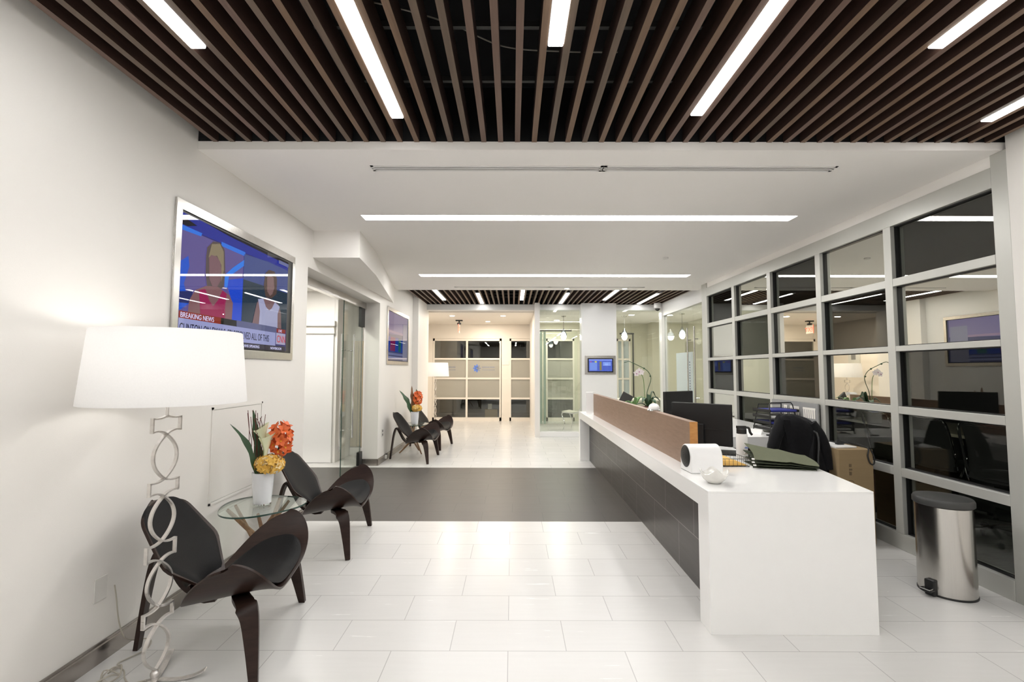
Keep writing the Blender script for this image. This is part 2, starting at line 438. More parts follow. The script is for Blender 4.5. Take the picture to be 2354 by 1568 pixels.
# bulkhead + vestibule ceiling
o = MB().box(-2.5, 3.6, 10.72, 10.95, 2.80, 3.35).build('ceiling', W['trimw']); struct(o, 'white bulkhead at the far end of the slatted ceiling', 'bulkhead')
o = MB().box(-2.7, .55, 10.95, YB + .1, 2.77, 2.83).build('ceiling', W['wall_end']); struct(o, 'warm white ceiling of the entrance vestibule', 'ceiling')
o = MB().box(.55, 5.0, 10.95, YB + .1, 2.80, 2.86).box(3.43, 5.0, 7.98, 10.95, 2.80, 2.86).build('ceiling', W['ceil']); struct(o, 'pale ceiling of the glazed meeting room', 'ceiling')
# back wall with openings
def back_wall():
    m = MB(); y0, y1 = YB, YB + .12
    xs = [(-2.7, -2.29), (-.31, -.08), (.55, .97), (1.78, 3.0), (3.4, 5.0)]
    for a, b in xs: m.box(a, b, y0, y1, 0, 2.36)
    m.box(-2.7, 5.0, y0, y1, 2.36, 2.85)
    o = m.build('wall_back', W['wall_end']); struct(o, 'beige end wall holding the dark glazed entrance doors', 'wall')
back_wall()
o = MB().box(.50, .60, 10.72, YB, 0, 2.8).box(.49, .60, 10.45, 10.72, 0, 2.93).build('wall_back', W['wall']); struct(o, 'slim white wall end between vestibule and meeting room', 'wall')
o = MB().box(1.52, 2.29, 10.50, 10.78, 0, 2.93).build('wall_back', W['white']); struct(o, 'broad white pier carrying the small wall screen', 'wall')
o = MB().box(3.285, 3.40, 10.50, 10.68, 0, 2.93).build('trim_4', W['white']); struct(o, 'white corner post where the two glass walls meet', 'post')
# meeting room shell
o = MB().box(4.9, 5.0, 7.98, YB, 0, 2.85).build('wall_right', W['green']); struct(o, 'pale green side wall of the meeting room', 'wall')
o = MB().box(3.89, 4.9, 13.3, YB, 0, 2.8).build('wall_back', W['green']); struct(o, 'pale green boxed corner of the meeting room', 'wall')
o = MB().box(.60, .97, YB - .02, YB, 0, 2.80).box(1.78, 3.0, YB - .02, YB, 0, 2.8).box(3.4, 3.89, YB - .02, YB, 0, 2.8).box(.97, 1.78, YB - .02, YB, 2.36, 2.8).box(3.0, 3.4, YB - .02, YB, 2.36, 2.8).build('wall_back', W['green']); struct(o, 'pale green rear wall of the meeting room', 'wall')
# curb below glass
o = MB().box(.60, 1.52, 10.52, 10.78, 0, .115).box(2.29, 3.285, 10.52, 10.78, 0, .115).build('trim_5', W['solid'], bevel=.004); struct(o, 'low white stone curb under the meeting room glass', 'curb')
# wall behind the camera, right wall near the camera
wallbox('wall_front', (-2.3, 3.6, -3.3, -3.2, 0, 3.35), W['wall'], 'off-white wall behind the viewer')
wallbox('wall_right', (XR, XR + .2, -3.2, 3.0, 0, 3.3), W['wall'], 'off-white wall right of the gridded glazing')
# corridor behind the glass doors
o = MB().box(-5.2, -5.1, 3.9, 8.6, 0, 2.85).box(-5.2, XL - .24, 3.9, 4.0, 0, 2.85).build('wall_left', W['wall']); struct(o, 'bright off-white walls of the side corridor', 'wall')
o = MB().box(-5.2, XL - .24, 3.9, 8.6, 2.70, 2.78).build('ceiling', W['ceil']); struct(o, 'white ceiling of the side corridor', 'ceiling')
o = MB().box(-5.2, -3.6, 7.58, 7.7, 0, 2.7).box(-3.6, -2.83, 7.58, 7.7, 2.23, 2.7).build('wall_left', W['wall']); struct(o, 'white corridor end wall around the lift door', 'wall')

# baseboards
def base(name, x, y0, y1, label, side=1):
    m = MB().prism([(x, 0), (x + .016 * side, 0), (x + .016 * side, .082), (x + .008 * side, .086), (x + .008 * side, .097), (x, .097)], y0, y1, 'y')
    o = m.build(name, W['basem']); struct(o, label, 'baseboard')
base('baseboard_left', XL, -3.2, 4.74, 'polished grey metal baseboard along the near left wall')
base('baseboard_left', XL, 7.36, 9.78, 'polished grey metal baseboard along the far left wall')
o = MB().box(XL - .24, XL, 7.345, 7.36, 0, .10).build('baseboard_left', W['basem']); struct(o, 'grey baseboard on the reveal of the door opening', 'baseboard')
base('baseboard_right', XR, -3.2, 3.0, 'grey metal baseboard on the wall right of the glazing', -1)
o = MB().box(-2.5, -2.3, YB - .012, YB, 0, .09).box(-.31, -.08, YB - .012, YB, 0, .09).build('baseboard_back', W['wall_end']); struct(o, 'beige baseboard between the entrance doors', 'baseboard')

# ------------------------------------------------------------------ slatted ceilings
def slats(y0, y1, x0, x1, label, skip=()):
    t = thing('slatted_ceiling', label, 'ceiling', kind='structure')
    k0 = math.ceil((x0 - .03) / .109); k = k0; mats = [W['slatA'], W['slatB'], W['slatC'], W['slatA'], W['slatC'], W['slatB'], W['slatA']]
    rnd = random.Random(3)
    while .03 + .109 * k < x1:
        x = .03 + .109 * k
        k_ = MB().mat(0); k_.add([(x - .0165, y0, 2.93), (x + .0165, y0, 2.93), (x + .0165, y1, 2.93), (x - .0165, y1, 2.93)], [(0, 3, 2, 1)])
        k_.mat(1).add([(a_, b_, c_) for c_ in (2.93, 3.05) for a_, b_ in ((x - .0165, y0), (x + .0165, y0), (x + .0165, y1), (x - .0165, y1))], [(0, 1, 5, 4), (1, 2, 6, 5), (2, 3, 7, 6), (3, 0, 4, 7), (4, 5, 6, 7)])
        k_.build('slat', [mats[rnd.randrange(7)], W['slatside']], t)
        k += 1
    for i in range(int((y1 - y0) / .42)):
        y = y0 + .3 + i * .42
        MB().box(x0, x1, y, y + .022, 3.052, 3.08).build('cross_rail', W['dgrey'], t)
slats(-3.2, 3.028, -2.04, 3.16, 'dark wood slatted ceiling over the near half of the lobby')
slats(8.492, 10.71, -2.04, 3.34, 'dark wood slatted ceiling over the far end of the lobby')
# the loose cable seen above the slats
cb = MB().tube(spline([(-.75, 2.05, 3.12), (-.55, 2.08, 3.10), (-.3, 2.2, 3.11), (-.05, 2.36, 3.11), (.25, 2.4, 3.11), (.55, 2.42, 3.12)]), .004, 6).build('loose_cable', W['cord'])
tag(cb, 'thin pale cable lying above the near wood slats', 'cable')

# ------------------------------------------------------------------ lights in the slats
def led_bar(x, y0, y1, label, group, m=W['led']):
    t = thing('linear_light', label, 'ceiling light', (x, (y0 + y1) / 2, 2.93), group=group); h = (y1 - y0) / 2
    MB().box(-.036, .036, -h, h, .012, .075).build('housing', W['dgrey'], t)
    for q in (-h + .1, h - .1): MB().tube([(0, q, .075), (0, q, .368)], .003, 6).build('hanger_rod', W['dgrey'], t)
    MB().box(-.034, .034, -h + .004, h - .004, -.004, .012).build('diffuser', m, t, bevel=.004)
    return t
fx = [-1.45, -.678, .194, 1.066, 1.938, 2.81]
near = ['leftmost of the near light bars, between slats above the wall screen', 'long light bar second from left in the near slatted ceiling', 'light bar above the middle of the lobby, cut by the top of the picture', 'long light bar in the near slats above the reception desk', 'light bar second from right in the near slats, upper right', 'light bar at the right edge of the near slatted ceiling']
ends = [2.124, 2.734, 2.106, 2.70, 2.117, 2.763]
for i, x in enumerate(fx):
    led_bar(x, ends[i] - 1.42, ends[i], near[i], 'light bars in the near slatted ceiling')
    led_bar(x, ends[i] - 3.9, ends[i] - 2.4, 'light bar in the slats behind the viewer, row %s' % ['along the left wall', 'second from the left wall', 'left of centre', 'right of centre', 'second from the right wall', 'along the right wall'][i], 'light bars behind the viewer', W['led2'])
far = ['leftmost of the far light bars above the far armchairs', 'second far light bar from the left', 'far light bar at the centre of the far slatted ceiling', 'far light bar just right of centre', 'second far light bar from the right', 'rightmost far light bar near the glass meeting room']
fe = [10.08, 10.60, 10.05, 10.57, 10.04, 10.62]
for i, x in enumerate(fx):
    led_bar(x, fe[i] - 1.4, fe[i], far[i], 'light bars in the far slatted ceiling')
def rec(x0, x1, y0, y1, label):
    t = thing('recessed_light', label, 'ceiling light', ((x0 + x1) / 2, (y0 + y1) / 2, 2.88), group='recessed light slots'); w = (x1 - x0) / 2; h = (y1 - y0) / 2
    m = MB().box(-w, w, -h, -h + .006, -.002, .05).box(-w, w, h - .006, h, -.002, .05).box(-w, -w + .006, -h, h, -.002, .05).box(w - .006, w, -h, h, -.002, .05)
    m.build('trim_frame', W['trimw'], t)
    MB().box(-w + .006, w - .006, -h + .006, h - .006, .006, .012).build('diffuser', W['ledr'], t)
rec(-1.41, 2.64, 4.34, 4.50, 'long recessed light slot crossing the white ceiling, the nearer one')
rec(-1.41, 2.67, 7.08, 7.26, 'long recessed light slot crossing the white ceiling, the farther one')
# linear air diffusers
def vent(x0, x1, y0, y1, label, z=2.88):
    t = thing('linear_air_vent', label, 'air vent', ((x0 + x1) / 2, (y0 + y1) / 2, z)); w = (x1 - x0) / 2; h = (y1 - y0) / 2; q = (y1 - y0)
    for s in (-1, 1):
        a, b = (-w, -.004) if s < 0 else (.004, w)
        MB().box(a, b, -h, -h + q * .22, -.004, .03).box(a, b, h - q * .22, h, -.004, .012).box(a, b, -q * .06, q * .06, -.004, .03).box(a, a + .02, -h, h, -.004, .03).box(b - .02, b, -h, h, -.004, .03).build('grille', W['trimw'], t)
    MB().box(-w, w, -h + .001, h - .001, .004, .014).build('dark_slot', W['black'], t)
vent(-1.0, 2.28, 3.27, 3.36, 'long white linear air vent near the front edge of the white ceiling')
vent(-1.0, 2.27, 8.15, 8.19, 'long thin linear air vent at the far edge of the white ceiling', 2.874)
def disc(name, x, y, z, r, label, cat, mat, h=.012):
    o = MB().lathe([(r * .6, 0), (r, -h * .3), (r, h)], 20).build(name, mat, smooth=True, loc=(x, y, z - h)); tag(o, label, cat); return o
disc('sprinkler_head', 1.942, 6.0, 2.88, .035, 'small round white sprinkler cover between the two light slots', 'sprinkler', W['trimw'])
def downlight(x, y, z, label, group, m=W['down'], r=.075, pw=0, col=(1, .88, .73)):
    t = thing('downlight', label, 'ceiling light', (x, y, z), group=group)
    MB().lathe([(r * .8, .0), (r * .86, -.006), (r, -.005), (r, .004), (r * .8, .004)], 24, cap=False).build('trim_ring', W['trimw'], t, smooth=True)
    MB().lathe([(.001, -.003), (r * .8, -.003), (r * .8, .003), (.001, .003)], 24, cap=False).build('lens', m, t)
    if pw:
        L = bpy.data.lights.new('downlight_lamp', 'AREA'); L.shape = 'DISK'; L.size = r * 1.6; L.energy = pw; L.color = col
        lo = bpy.data.objects.new('downlight_lamp', L); COL.objects.link(lo); lo.parent = t; lo.location = (0, 0, -.008)
for x, y, l in ((-1.47, 11.6, 'round downlight in the vestibule ceiling on the left'), (-.23, 11.6, 'round downlight in the vestibule ceiling on the right'), (-.67, 12.95, 'round downlight farther back in the vestibule ceiling')):
    downlight(x, y, 2.77, l, 'vestibule downlights', pw=11)
for x, y, l in ((.95, 8.3, 'small round light right of centre at the far edge of the white ceiling'), (1.96, 8.3, 'small round light nearer the right at the far edge of the white ceiling')):
    downlight(x, y, 2.878, l, 'small ceiling lights', W['bulb'], .05)
for x, y, l in ((1.2, 12.9, 'round downlight in the meeting room on the left'), (2.9, 11.6, 'round downlight in the meeting room in the middle'), (4.2, 10.2, 'round downlight in the meeting room on the right')):
    downlight(x, y, 2.80, l, 'meeting room downlights', W['down'], .09, pw=13, col=(1, .96, .86))
# corridor lights
for i, (x, y) in enumerate(((-3.9, 5.2), (-3.0, 6.6))):
    t = thing('corridor_light_panel', ['square ceiling light panel of the side corridor, near end', 'square ceiling light panel of the side corridor, by the lift'][i], 'ceiling light', (x, y, 2.7), group='corridor light panels')
    MB().box(-.33, .33, -.33, .33, -.012, 0).build('frame', W['trimw'], t)
    MB().box(-.30, .30, -.30, .30, -.016, -.012).build('diffuser', W['cove'], t)
# exit sign hanging edge-on and dome camera
t = thing('exit_sign', 'red lit exit sign seen edge-on under a black bracket in the vestibule', 'exit sign', (-1.41, 12.6, 2.77))
MB().box(-.09, .09, -.05, .05, -.03, 0).tube([(0, 0, -.02), (0, 0, -.10)], .018, 8).box(-.05, .05, -.03, .03, -.12, -.07).build('bracket', W['black'], t)
MB().box(-.006, .006, -.15, .15, -.34, -.12).build('sign_panel', W['cream'], t)
text('exit_lettering', 'EXIT', .16, Matrix.Translation((.0065, -.14, -.29)) @ Matrix(((0, 0, 1, 0), (1, 0, 0, 0), (0, 1, 0, 0), (0, 0, 0, 1))), W['red'], t)
MB().box(-.0065, .0065, -.152, -.150, -.34, -.12).build('lit_edge', W['red'], t)
t = thing('wall_intercom', 'white intercom with a small grey screen on the vestibule side wall', 'intercom', (-2.5, 12.5, 1.74))
MB().box(0, .04, -.2, .2, -.2, .2).build('housing', W['intercom'], t, bevel=.006)
MB().box(.04, .042, -.08, .08, .0, .13).build('screen', W['gboard'], t)
t = thing('dome_camera', 'small grey dome security camera in the far ceiling corner', 'security camera', (3.2, 10.5, 2.93))
MB().lathe([(.05, -.12), (.075, -.10), (.075, 0), (.02, 0)], 20).build('housing', W['trimw'], t, smooth=True)
MB().lathe([(.002, -.175), (.03, -.165), (.05, -.14), (.055, -.12)], 20).build('lens_dome', W['dgrey'], t, smooth=True)

# ------------------------------------------------------------------ storefront glazing (right)
def storefront():
    t = thing('window_1', 'gridded aluminium glazing wall with checkered dark and mirrored panes', 'glass wall', (XR, 0, 0), kind='structure')
    ym = [3.10, 4.0, 4.925, 5.88, 6.84, 7.82]      # mullion centres
    d = .11
    MB().box(0, d, 3.0, 3.105, 0, 2.88).build('jamb', W['alu'], t, bevel=.003)
    MB().box(0, d, 7.76, 7.97, 0, 2.88).build('jamb', W['alu'], t, bevel=.003)
    MB().box(0, d, 3.105, 7.76, 2.66, 2.80).build('head_rail', W['alu'], t, bevel=.003)
    MB().box(.01, d, 3.105, 7.76, 2.80, 2.88).build('head_filler', W['ceil'], t)
    MB().box(-.005, d, 3.105, 7.76, 0, .13).build('sill_rail', W['alu'], t, bevel=.003)
    for y in ym[1:-1]:
        MB().box(-.004, d, y - .045, y + .035, .13, 2.66).build('mullion', W['alu'], t, bevel=.003)
    zb = [(2.15, 2.215), (1.61, 1.655), (1.10, 1.16), (.59, .66)]
    for c in range(5):
        a = (ym[c] + .035) if c else 3.105; b = (ym[c + 1] - .045) if c < 4 else 7.76
        for z0, z1 in zb:
            MB().box(-.002, d - .01, a, b, z0, z1).build('transom', W['alu'], t, bevel=.003)
        rows = [(2.215, 2.66), (1.655, 2.15), (1.16, 1.61), (.66, 1.10), (.13, .59)]
        for r, (z0, z1) in enumerate(rows):
            mir = (c + r) % 2 == 1
            if c == 0 and r == 3: mir = False
            m = W['gmirror'] if mir else (W['gcab'] if (c, r) == (0, 3) else W['gdark'])
            MB().box(.050, .056, a, b, z0, z1).build('glass_pane', m, t)
            g = .007
            k = MB()
            k.box(.03, .075, a, a + g, z0, z1).box(.03, .075, b - g, b, z0, z1).box(.03, .075, a, b, z1 - g, z1).box(.03, .075, a, b, z0, z0 + g)
            k.build('gasket', W['black'], t)
    return t
storefront()
# grey notice board seen in the third bay
t = thing('notice_board', 'grey board with rows of cream bars leaning behind the black chair', 'notice board', (XR - .03, 5.39, .78))
MB().box(-.008, .01, -.45, .42, 0, .33).build('board', W['gboard'], t, bevel=.003)
for a, b, c, d in ((-.41, -.20, .17, .28), (-.13, .04, .17, .28), (.10, .16, .17, .28), (-.41, -.2, .01, .12)):
    k = MB().box(-.012, -.008, a, b, d - .02, d)
    n = max(2, int((b - a) / .03))
    for i in range(n): k.box(-.012, -.008, a + .006 + i * (b - a) / n, a + .006 + (i + .62) * (b - a) / n, c, d - .02)
    k.build('printed_bars', W['cream'], t)

# conference room beyond
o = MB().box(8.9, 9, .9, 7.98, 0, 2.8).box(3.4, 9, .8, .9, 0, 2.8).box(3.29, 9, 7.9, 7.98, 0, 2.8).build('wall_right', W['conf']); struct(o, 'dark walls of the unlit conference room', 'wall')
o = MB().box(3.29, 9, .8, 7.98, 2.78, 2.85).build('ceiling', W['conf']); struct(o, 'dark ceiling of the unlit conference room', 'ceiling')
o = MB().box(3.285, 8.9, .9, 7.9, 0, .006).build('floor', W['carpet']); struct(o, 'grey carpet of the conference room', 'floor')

def office_chair(name, label, group=None, loc=(0, 0, 0), rz=0, cat='office chair', fm=None):
    pad = W['leather'] if fm else W['dgrey']; fm = fm or W['chrome']
    t = thing(name, label, cat, loc, rz, group)       # faces +x
    P = []
    for i in range(13):
        u = i / 12; x = .24 - .46 * u; z = .47 - .05 * math.exp(-((u - 0) / .12) ** 2) - .01 * math.sin(u * math.pi)
        P.append([(x, (-.5 + j / 8) * .48 * (1 - .1 * u), z + .012 * abs(j / 4 - 1) ** 2) for j in range(9)])
    MB().sheet(P, .05).build('seat', pad, t, smooth=True)
    P = []
    for i in range(13):
        u = i / 12; z = .50 + .46 * u; x = -.20 - .10 * u + .03 * math.sin(u * 3)
        P.append([(x - .04 * (1 - (j / 4 - 1) ** 2), (-.5 + j / 8) * (.46 - .06 * u), z) for j in range(9)])
    MB().sheet(P, .02).build('backrest', pad, t, smooth=True)
    k = MB(); L = [(-.2, .23, .5), (-.24, .235, .72), (-.295, .205, .965), (-.30, 0, .975), (-.295, -.205, .965), (-.24, -.235, .72), (-.2, -.23, .5)]
    k.tube(spline(L, 5), .012, 8).build('back_frame', fm, t, smooth=True)
    for s in (-1, 1):
        MB().tube(spline([(-.18, s * .24, .44), (-.16, s * .28, .56), (-.10, s * .29, .66), (.12, s * .29, .67), (.19, s * .285, .60), (.15, s * .27, .48), (.05, s * .22, .43)], 6), .012, 8).build('armrest', fm, t, smooth=True)
    MB().tube([(0, 0, .43), (0, 0, .12)], .028, 12).box(-.12, .1, -.09, .09, .395, .43).build('pedestal', W['black'], t, smooth=True)
    for i in range(5):
        a = 2 * math.pi * i / 5 + .3; c, s = math.cos(a), math.sin(a)
        lg = MB().strip([(0, 0, .115), (c * .28, s * .28, .075)], [.05, .03], .022, (-s, c, 0)).build('base_leg', W['chrome'], t)
        MB().lathe([(.001, -.012), (.026, -.012), (.026, .012), (.001, .012)], 14, cap=False).build('caster', W['black'], lg, smooth=True)
        q = lg.children[0]; q.matrix_local = Matrix.Translation((c * .28, s * .28, .03)) @ Matrix.Rotation(a + 1.2, 4, 'Z') @ Matrix.Rotation(R(90), 4, 'X')
    return t
c0 = office_chair('conference_chair', 'black conference chair with chrome arms, nearest behind the glazing grid', 'chairs in the dark conference room', (4.40, 4.24, .006), 0.15)
dup(c0, (4.42, 4.86, .006), .05, 'black conference chair with chrome arms, second behind the glazing grid')
dup(c0, (4.42, 5.48, .006), -.1, 'black conference chair with chrome arms, third behind the glazing grid')
t = thing('conference_table', 'long pale conference table in the dark room behind the glazing', 'table', (5.35, 4.9, .006))
MB().box(-.45, .6, -2.4, 2.4, .71, .745).build('tabletop', W['confwood'], t, bevel=.004)
for s in (-1.6, 0, 1.6): MB().box(-.1, .2, s - .2, s + .2, 0, .71).build('pedestal', W['black'], t)

# ------------------------------------------------------------------ far glazing: entrance doors, windows
def glazed(name, x0, x1, mull, label, cat, zs, mats, fr=.045, y=YB + .02, fmat=W['alu'], handle=False):
    t = thing(name, label, cat, (0, y, 0), kind='structure')
    fmat = W['wall_end']
    MB().box(x0, x0 + fr, -.03, .05, 0, 2.355).box(x1 - fr, x1, -.03, .05, 0, 2.355).box(x0, x1, -.03, .05, 2.29, 2.355).box(x0, x1, -.03, .05, 0, .10).build('frame', fmat, t)
    edges = [x0 + fr] + [q for m_ in mull for q in (m_ - .027, m_ + .027)] + [x1 - fr]
    for m_ in mull: MB().box(m_ - .027, m_ + .027, -.03, .05, .10, 2.29).build('mullion', fmat, t)
    for i in range(0, len(edges), 2):
        a, b = edges[i], edges[i + 1]
        for z in (1.77, 1.21, .64): MB().box(a, b, -.025, .045, z - .025, z + .025).build('transom', fmat, t)
        for r, (z0, z1) in enumerate(((1.795, 2.29), (1.235, 1.745), (.665, 1.185), (.10, .615))):
            MB().box(a, b, .0, .008, z0, z1).build('glass_pane', mats[r], t)
            MB().box(a, b, .006, .0061 + .004, z0 - .004, z0).build('gasket', W['black'], t)
    return t
gm = [W['gdark'], W['frosts'], W['frosts'], W['gdark']]
d1 = glazed('door_1', -2.285, -.325, [-1.31], 'pair of glazed entrance doors with frosted middle panes in the end wall', 'door', None, gm)
glazed('window_2', -.08, .55, [], 'narrow glazed sidelight right of the entrance doors', 'window', None, gm)
glazed('window_3', .97, 1.78, [], 'glazed panel seen through the left glass of the meeting room', 'window', None, gm)
glazed('window_4', 3.0, 3.4, [3.17], 'pale blue frosted window at the back of the meeting room', 'window', None, [W['frostb']] * 4)
def burst(cx, full):
    t = thing('logo_sticker', 'blue burst logo sticker on the right entrance door' if full else 'faint grey lettering sticker on the left entrance door', 'sticker', (cx, YB + .018, 1.50))
    if full:
        k = MB()
        for i in range(8):
            a = 2 * math.pi * i / 8; k.mat(0 if math.cos(a) < .3 else 1)
            c = (math.cos(a) * .065, math.sin(a) * .065)
            pts = [(c[0] + .052 * math.cos(a) * math.cos(b) - .026 * math.sin(a) * math.sin(b), c[1] + .052 * math.sin(a) * math.cos(b) + .026 * math.cos(a) * math.sin(b)) for b in [2 * math.pi * j / 12 for j in range(12)]]
            k.prism(pts, -.001, .0005, 'y')
        k.build('burst_emblem', [W['logo'], W['logog']], t)
    k = MB(); rnd = random.Random(5)
    for r, z in ((0, .015), (1, -.055)):
        x = .15
        while x < (.50 if full else .45):
            w = rnd.uniform(.012, .022); k.box(x, x + w, -.001, .0005, z, z + (.035 if r == 0 else .022)); x += w + .012
    k.build('lettering', W['logog'], t)
burst(-1.02, True); burst(-2.13 + .04, False)
# dark exterior beyond the entrance
o = MB().box(-2.7, 5, YB + 2.6, YB + 2.7, 0, 2.85).box(-2.7, -2.65, YB + .12, YB + 2.6, 0, 2.85).box(4.95, 5, YB + .12, YB + 2.6, 0, 2.85).box(-2.7, 5, YB + .12, YB + 2.6, 2.8, 2.85).build('wall_back', W['conf']); struct(o, 'dark space beyond the entrance doors', 'wall')
o = MB().box(-2.7, 5, YB + .12, YB + 2.7, -.02, 0).build('floor', W['carpet']); struct(o, 'dark floor beyond the entrance doors', 'floor')
o = MB().box(-.18, .18, -.15, .15, 0, .3).build('cardboard_carton', W['card'], bevel=.003, loc=(-.62, YB + .45, 0)); tag(o, 'small brown carton on the floor beyond the entrance door', 'box')
o = MB().box(-.06, .06, -.03, .03, 0, .16).build('paper_packet', W['paper'], bevel=.003, loc=(-.66, YB + .45, .3)); tag(o, 'white packet standing on the carton beyond the entrance', 'packet')
# wall plates between doors
o = MB().box(-.10, .10, -.012, 0, -.06, .06).build('door_card_reader', W['cream'], bevel=.003, loc=(-.195, YB, 1.66)); tag(o, 'pale card reader plate between entrance door and sidelight', 'card reader')

# meeting room glass
def pane(name, b, label, mat=W['gclear'], cat='glass wall', frame=None):
    t = thing(name, label, cat, (0, 0, 0), kind='structure')
    MB().box(*b).build('glass_pane', mat, t); return t
pane('window_5', (.60, 1.52, 10.62, 10.632, .115, 2.80), 'tall clear glass panel of the meeting room left of the white pier')
pane('window_6', (2.29, 3.285, 10.62, 10.632, .115, 2.80), 'tall clear glass panel of the meeting room right of the white pier')
t = thing('door_2', 'tall frameless glass doors of the meeting room beside the gridded glazing', 'door', (3.35, 0, 0), kind='structure')
MB().box(-.04, .06, 7.97, 10.5, 2.65, 2.93).build('header', W['trimw'], t)
MB().box(0, .012, 8.86, 10.5, .02, 2.65).build('glass_pane', W['gclear'], t)
MB().box(0, .012, 7.98, 8.84, .02, 2.65).build('glass_pane', W['gclear'], t)
for y in (8.96, 8.62):
    h = MB().tube([(-.07, y, .70), (-.07, y, 2.25)], .014, 10)
    for z in (.95, 2.02): h.tube([(-.07, y, z), (.0, y, z)], .009, 8)
    h.build('door_handle', W['steel'], t, smooth=True)
MB().box(-.03, .04, 8.02, 8.14, 2.50, 2.66).build('patch_fitting', W['black'], t)
k = MB().box(-.003, 0, 8.88, 9.78, .86, 1.80).build('frosted_film', W['frostb'], t)
k = MB(); rnd = random.Random(2)
z = 1.62
while z > 1.0:
    k.box(-.005, -.003, 9.02, 9.02 + rnd.uniform(.03, .05), z - .03, z); z -= .05
k.build('film_lettering', W['logog'], t)
# inner glass partition in the meeting room
t = thing('window_7', 'inner glass partition with dark top rail inside the meeting room', 'glass wall', (0, 12.9, 0), kind='structure')
MB().box(.60, 1.75, 0, .01, .02, 2.5).build('glass_pane', W['gclear'], t)
MB().box(.60, 1.6, -.02, .03, 2.5, 2.53).build('top_rail', W['dgrey'], t)
MB().box(.72, .80, -.01, .02, .02, 2.5).box(.84, .90, -.01, .02, .02, 2.5).build('edge_trim', frost('green_glass_edge', (.45, .56, .48), .3), t)
MB().box(2.9, 3.28, -.02, .03, 2.42, 2.46).build('top_rail', W['dgrey'], t)
MB().box(3.24, 3.27, -.02, .03, .02, 2.42).build('post', W['dgrey'], t)

def pendant(x, y, label):
    t = thing('pendant_lamp', label, 'pendant lamp', (x, y, 2.80), group='teardrop pendants in the meeting room')
    MB().lathe([(.001, -.03), (.06, -.02), (.065, 0), (.001, 0)], 20, cap=False).build('canopy', W['steel'], t, smooth=True)
    MB().tube([(0, 0, -.02), (0, 0, -.33)], .004, 6).build('cord', W['dgrey'], t)
    MB().lathe([(.075, -.50), (.082, -.46), (.060, -.41), (.025, -.35), (.008, -.31), (.006, -.31), (.02, -.355), (.052, -.415), (.072, -.46), (.070, -.50)], 24, cap=False).build('lamp_shade', glass('smoked_glass', (.35, .38, .42), refl=.2), t, smooth=True)
    MB().sphere((0, 0, -.50), .07, 12, (1, 1, 1.5)).build('glass_bulb', W['bulb'], t, smooth=True)
pendant(1.27, 11.85, 'teardrop pendant lamp behind the glass left of the white pier')
pendant(2.78, 11.85, 'teardrop pendant lamp behind the glass right of the white pier')
pendant(4.02, 11.3, 'teardrop pendant lamp seen through the glass meeting room doors')
# meeting room chair and low things
t = thing('meeting_chair', 'white high-back chair seen through the left meeting room glass', 'chair', (1.62, 11.5, 0), R(150))
P = []
for i in range(11):
    u = i / 10; P.append([(-.05 - .24 * u - .03 * (1 - (j / 3 - 1) ** 2), (-.5 + j / 6) * (.46 - .08 * u), .46 + .50 * u) for j in range(7)])
MB().sheet(P, .02).build('backrest', W['weave'], t, smooth=True)
P = [[(.38 - .42 * i / 8, (-.5 + j / 6) * .46, .45 - .02 * math.sin(i / 8 * 3.1)) for j in range(7)] for i in range(9)]
MB().sheet(P, .03).build('seat', W['weave'], t, smooth=True)
for s in (-1, 1): MB().tube(spline([(-.25, s * .22, .85), (-.02, s * .23, .46), (.36, s * .23, .44), (.30, s * .24, .2), (.34, s * .25, .012)], 5), .012, 8).tube([(-.05, s * .23, .44), (-.12, s * .25, .012)], .012, 8).build('leg', W['chrome'], t, smooth=True)
t = thing('meeting_table', 'low pale table seen through the right meeting room glass', 'table', (3.1, 12.2, 0))
MB().box(-.8, .8, -.35, .35, .70, .735).build('tabletop', W['cream'], t, bevel=.004)
for s in (-1, 1): MB().box(s * .7 - .04, s * .7 + .04, -.3, .3, 0, .70).build('leg', W['weave'], t)

# ------------------------------------------------------------------ glass doors on the left opening, lift
t = thing('door_3', 'frameless glass corridor doors with long steel handles in the left wall', 'door', (-2.3, 0, 0), kind='structure')
MB().box(-.03, .04, 4.74, 7.36, 2.385, 2.48).build('header', W['steel'], t)
MB().box(-.008, .004, 6.50, 7.30, .02, 2.385).build('glass_pane', W['gdoor'], t)
MB().box(-.0079, .0041, 6.494, 6.50, .02, 2.385).box(-.0079, .0041, 7.3, 7.306, .02, 2.385).build('glass_edge', W['gedge'], t)
for y, x in ((6.78, .05), (6.60, -.06)):
    h = MB().tube([(x, y, .50 if x > 0 else .33), (x, y, 1.95)], .013, 10)
    for z in (.62, 1.72): h.tube([(x, y, z), (0, y, z)], .008, 8)
    h.build('door_handle', W['chrome'], t, smooth=True)
MB().box(-.015, .03, 7.17, 7.33, 2.10, 2.39).box(-.015, .03, 7.20, 7.33, 0.02, .22).build('patch_fitting', W['black'], t)
MB().box(-.02, .03, 6.98, 7.15, 0, .035).build('floor_pivot', W['dgrey'], t)
t = thing('door_4', 'white lift door in the corridor with a stepped cream head', 'door', (-3.2, 7.55, 0), kind='structure')
MB().box(-.4, .37, 0, .03, .005, 2.02).build('door_leaf', W['white'], t)
MB().box(-.4, .39, -.03, .03, 2.02, 2.08).box(-.4, .40, -.05, .03, 2.14, 2.22).box(-.4, .38, -.01, .03, 2.08, 2.14).build('door_head', W['cream'], t)
o = MB().box(-2.86, -2.78, 7.585, 8.35, 0, 2.7).box(-2.80, XL - .24, 8.3, 8.4, 0, 2.7).build('wall_left', W['wall']); struct(o, 'recess wall of the corridor beside the lift', 'wall')
t = thing('steel_panel', 'brushed champagne steel lift cladding seen through the glass door', 'wall panel', (0, 8.28, 0))
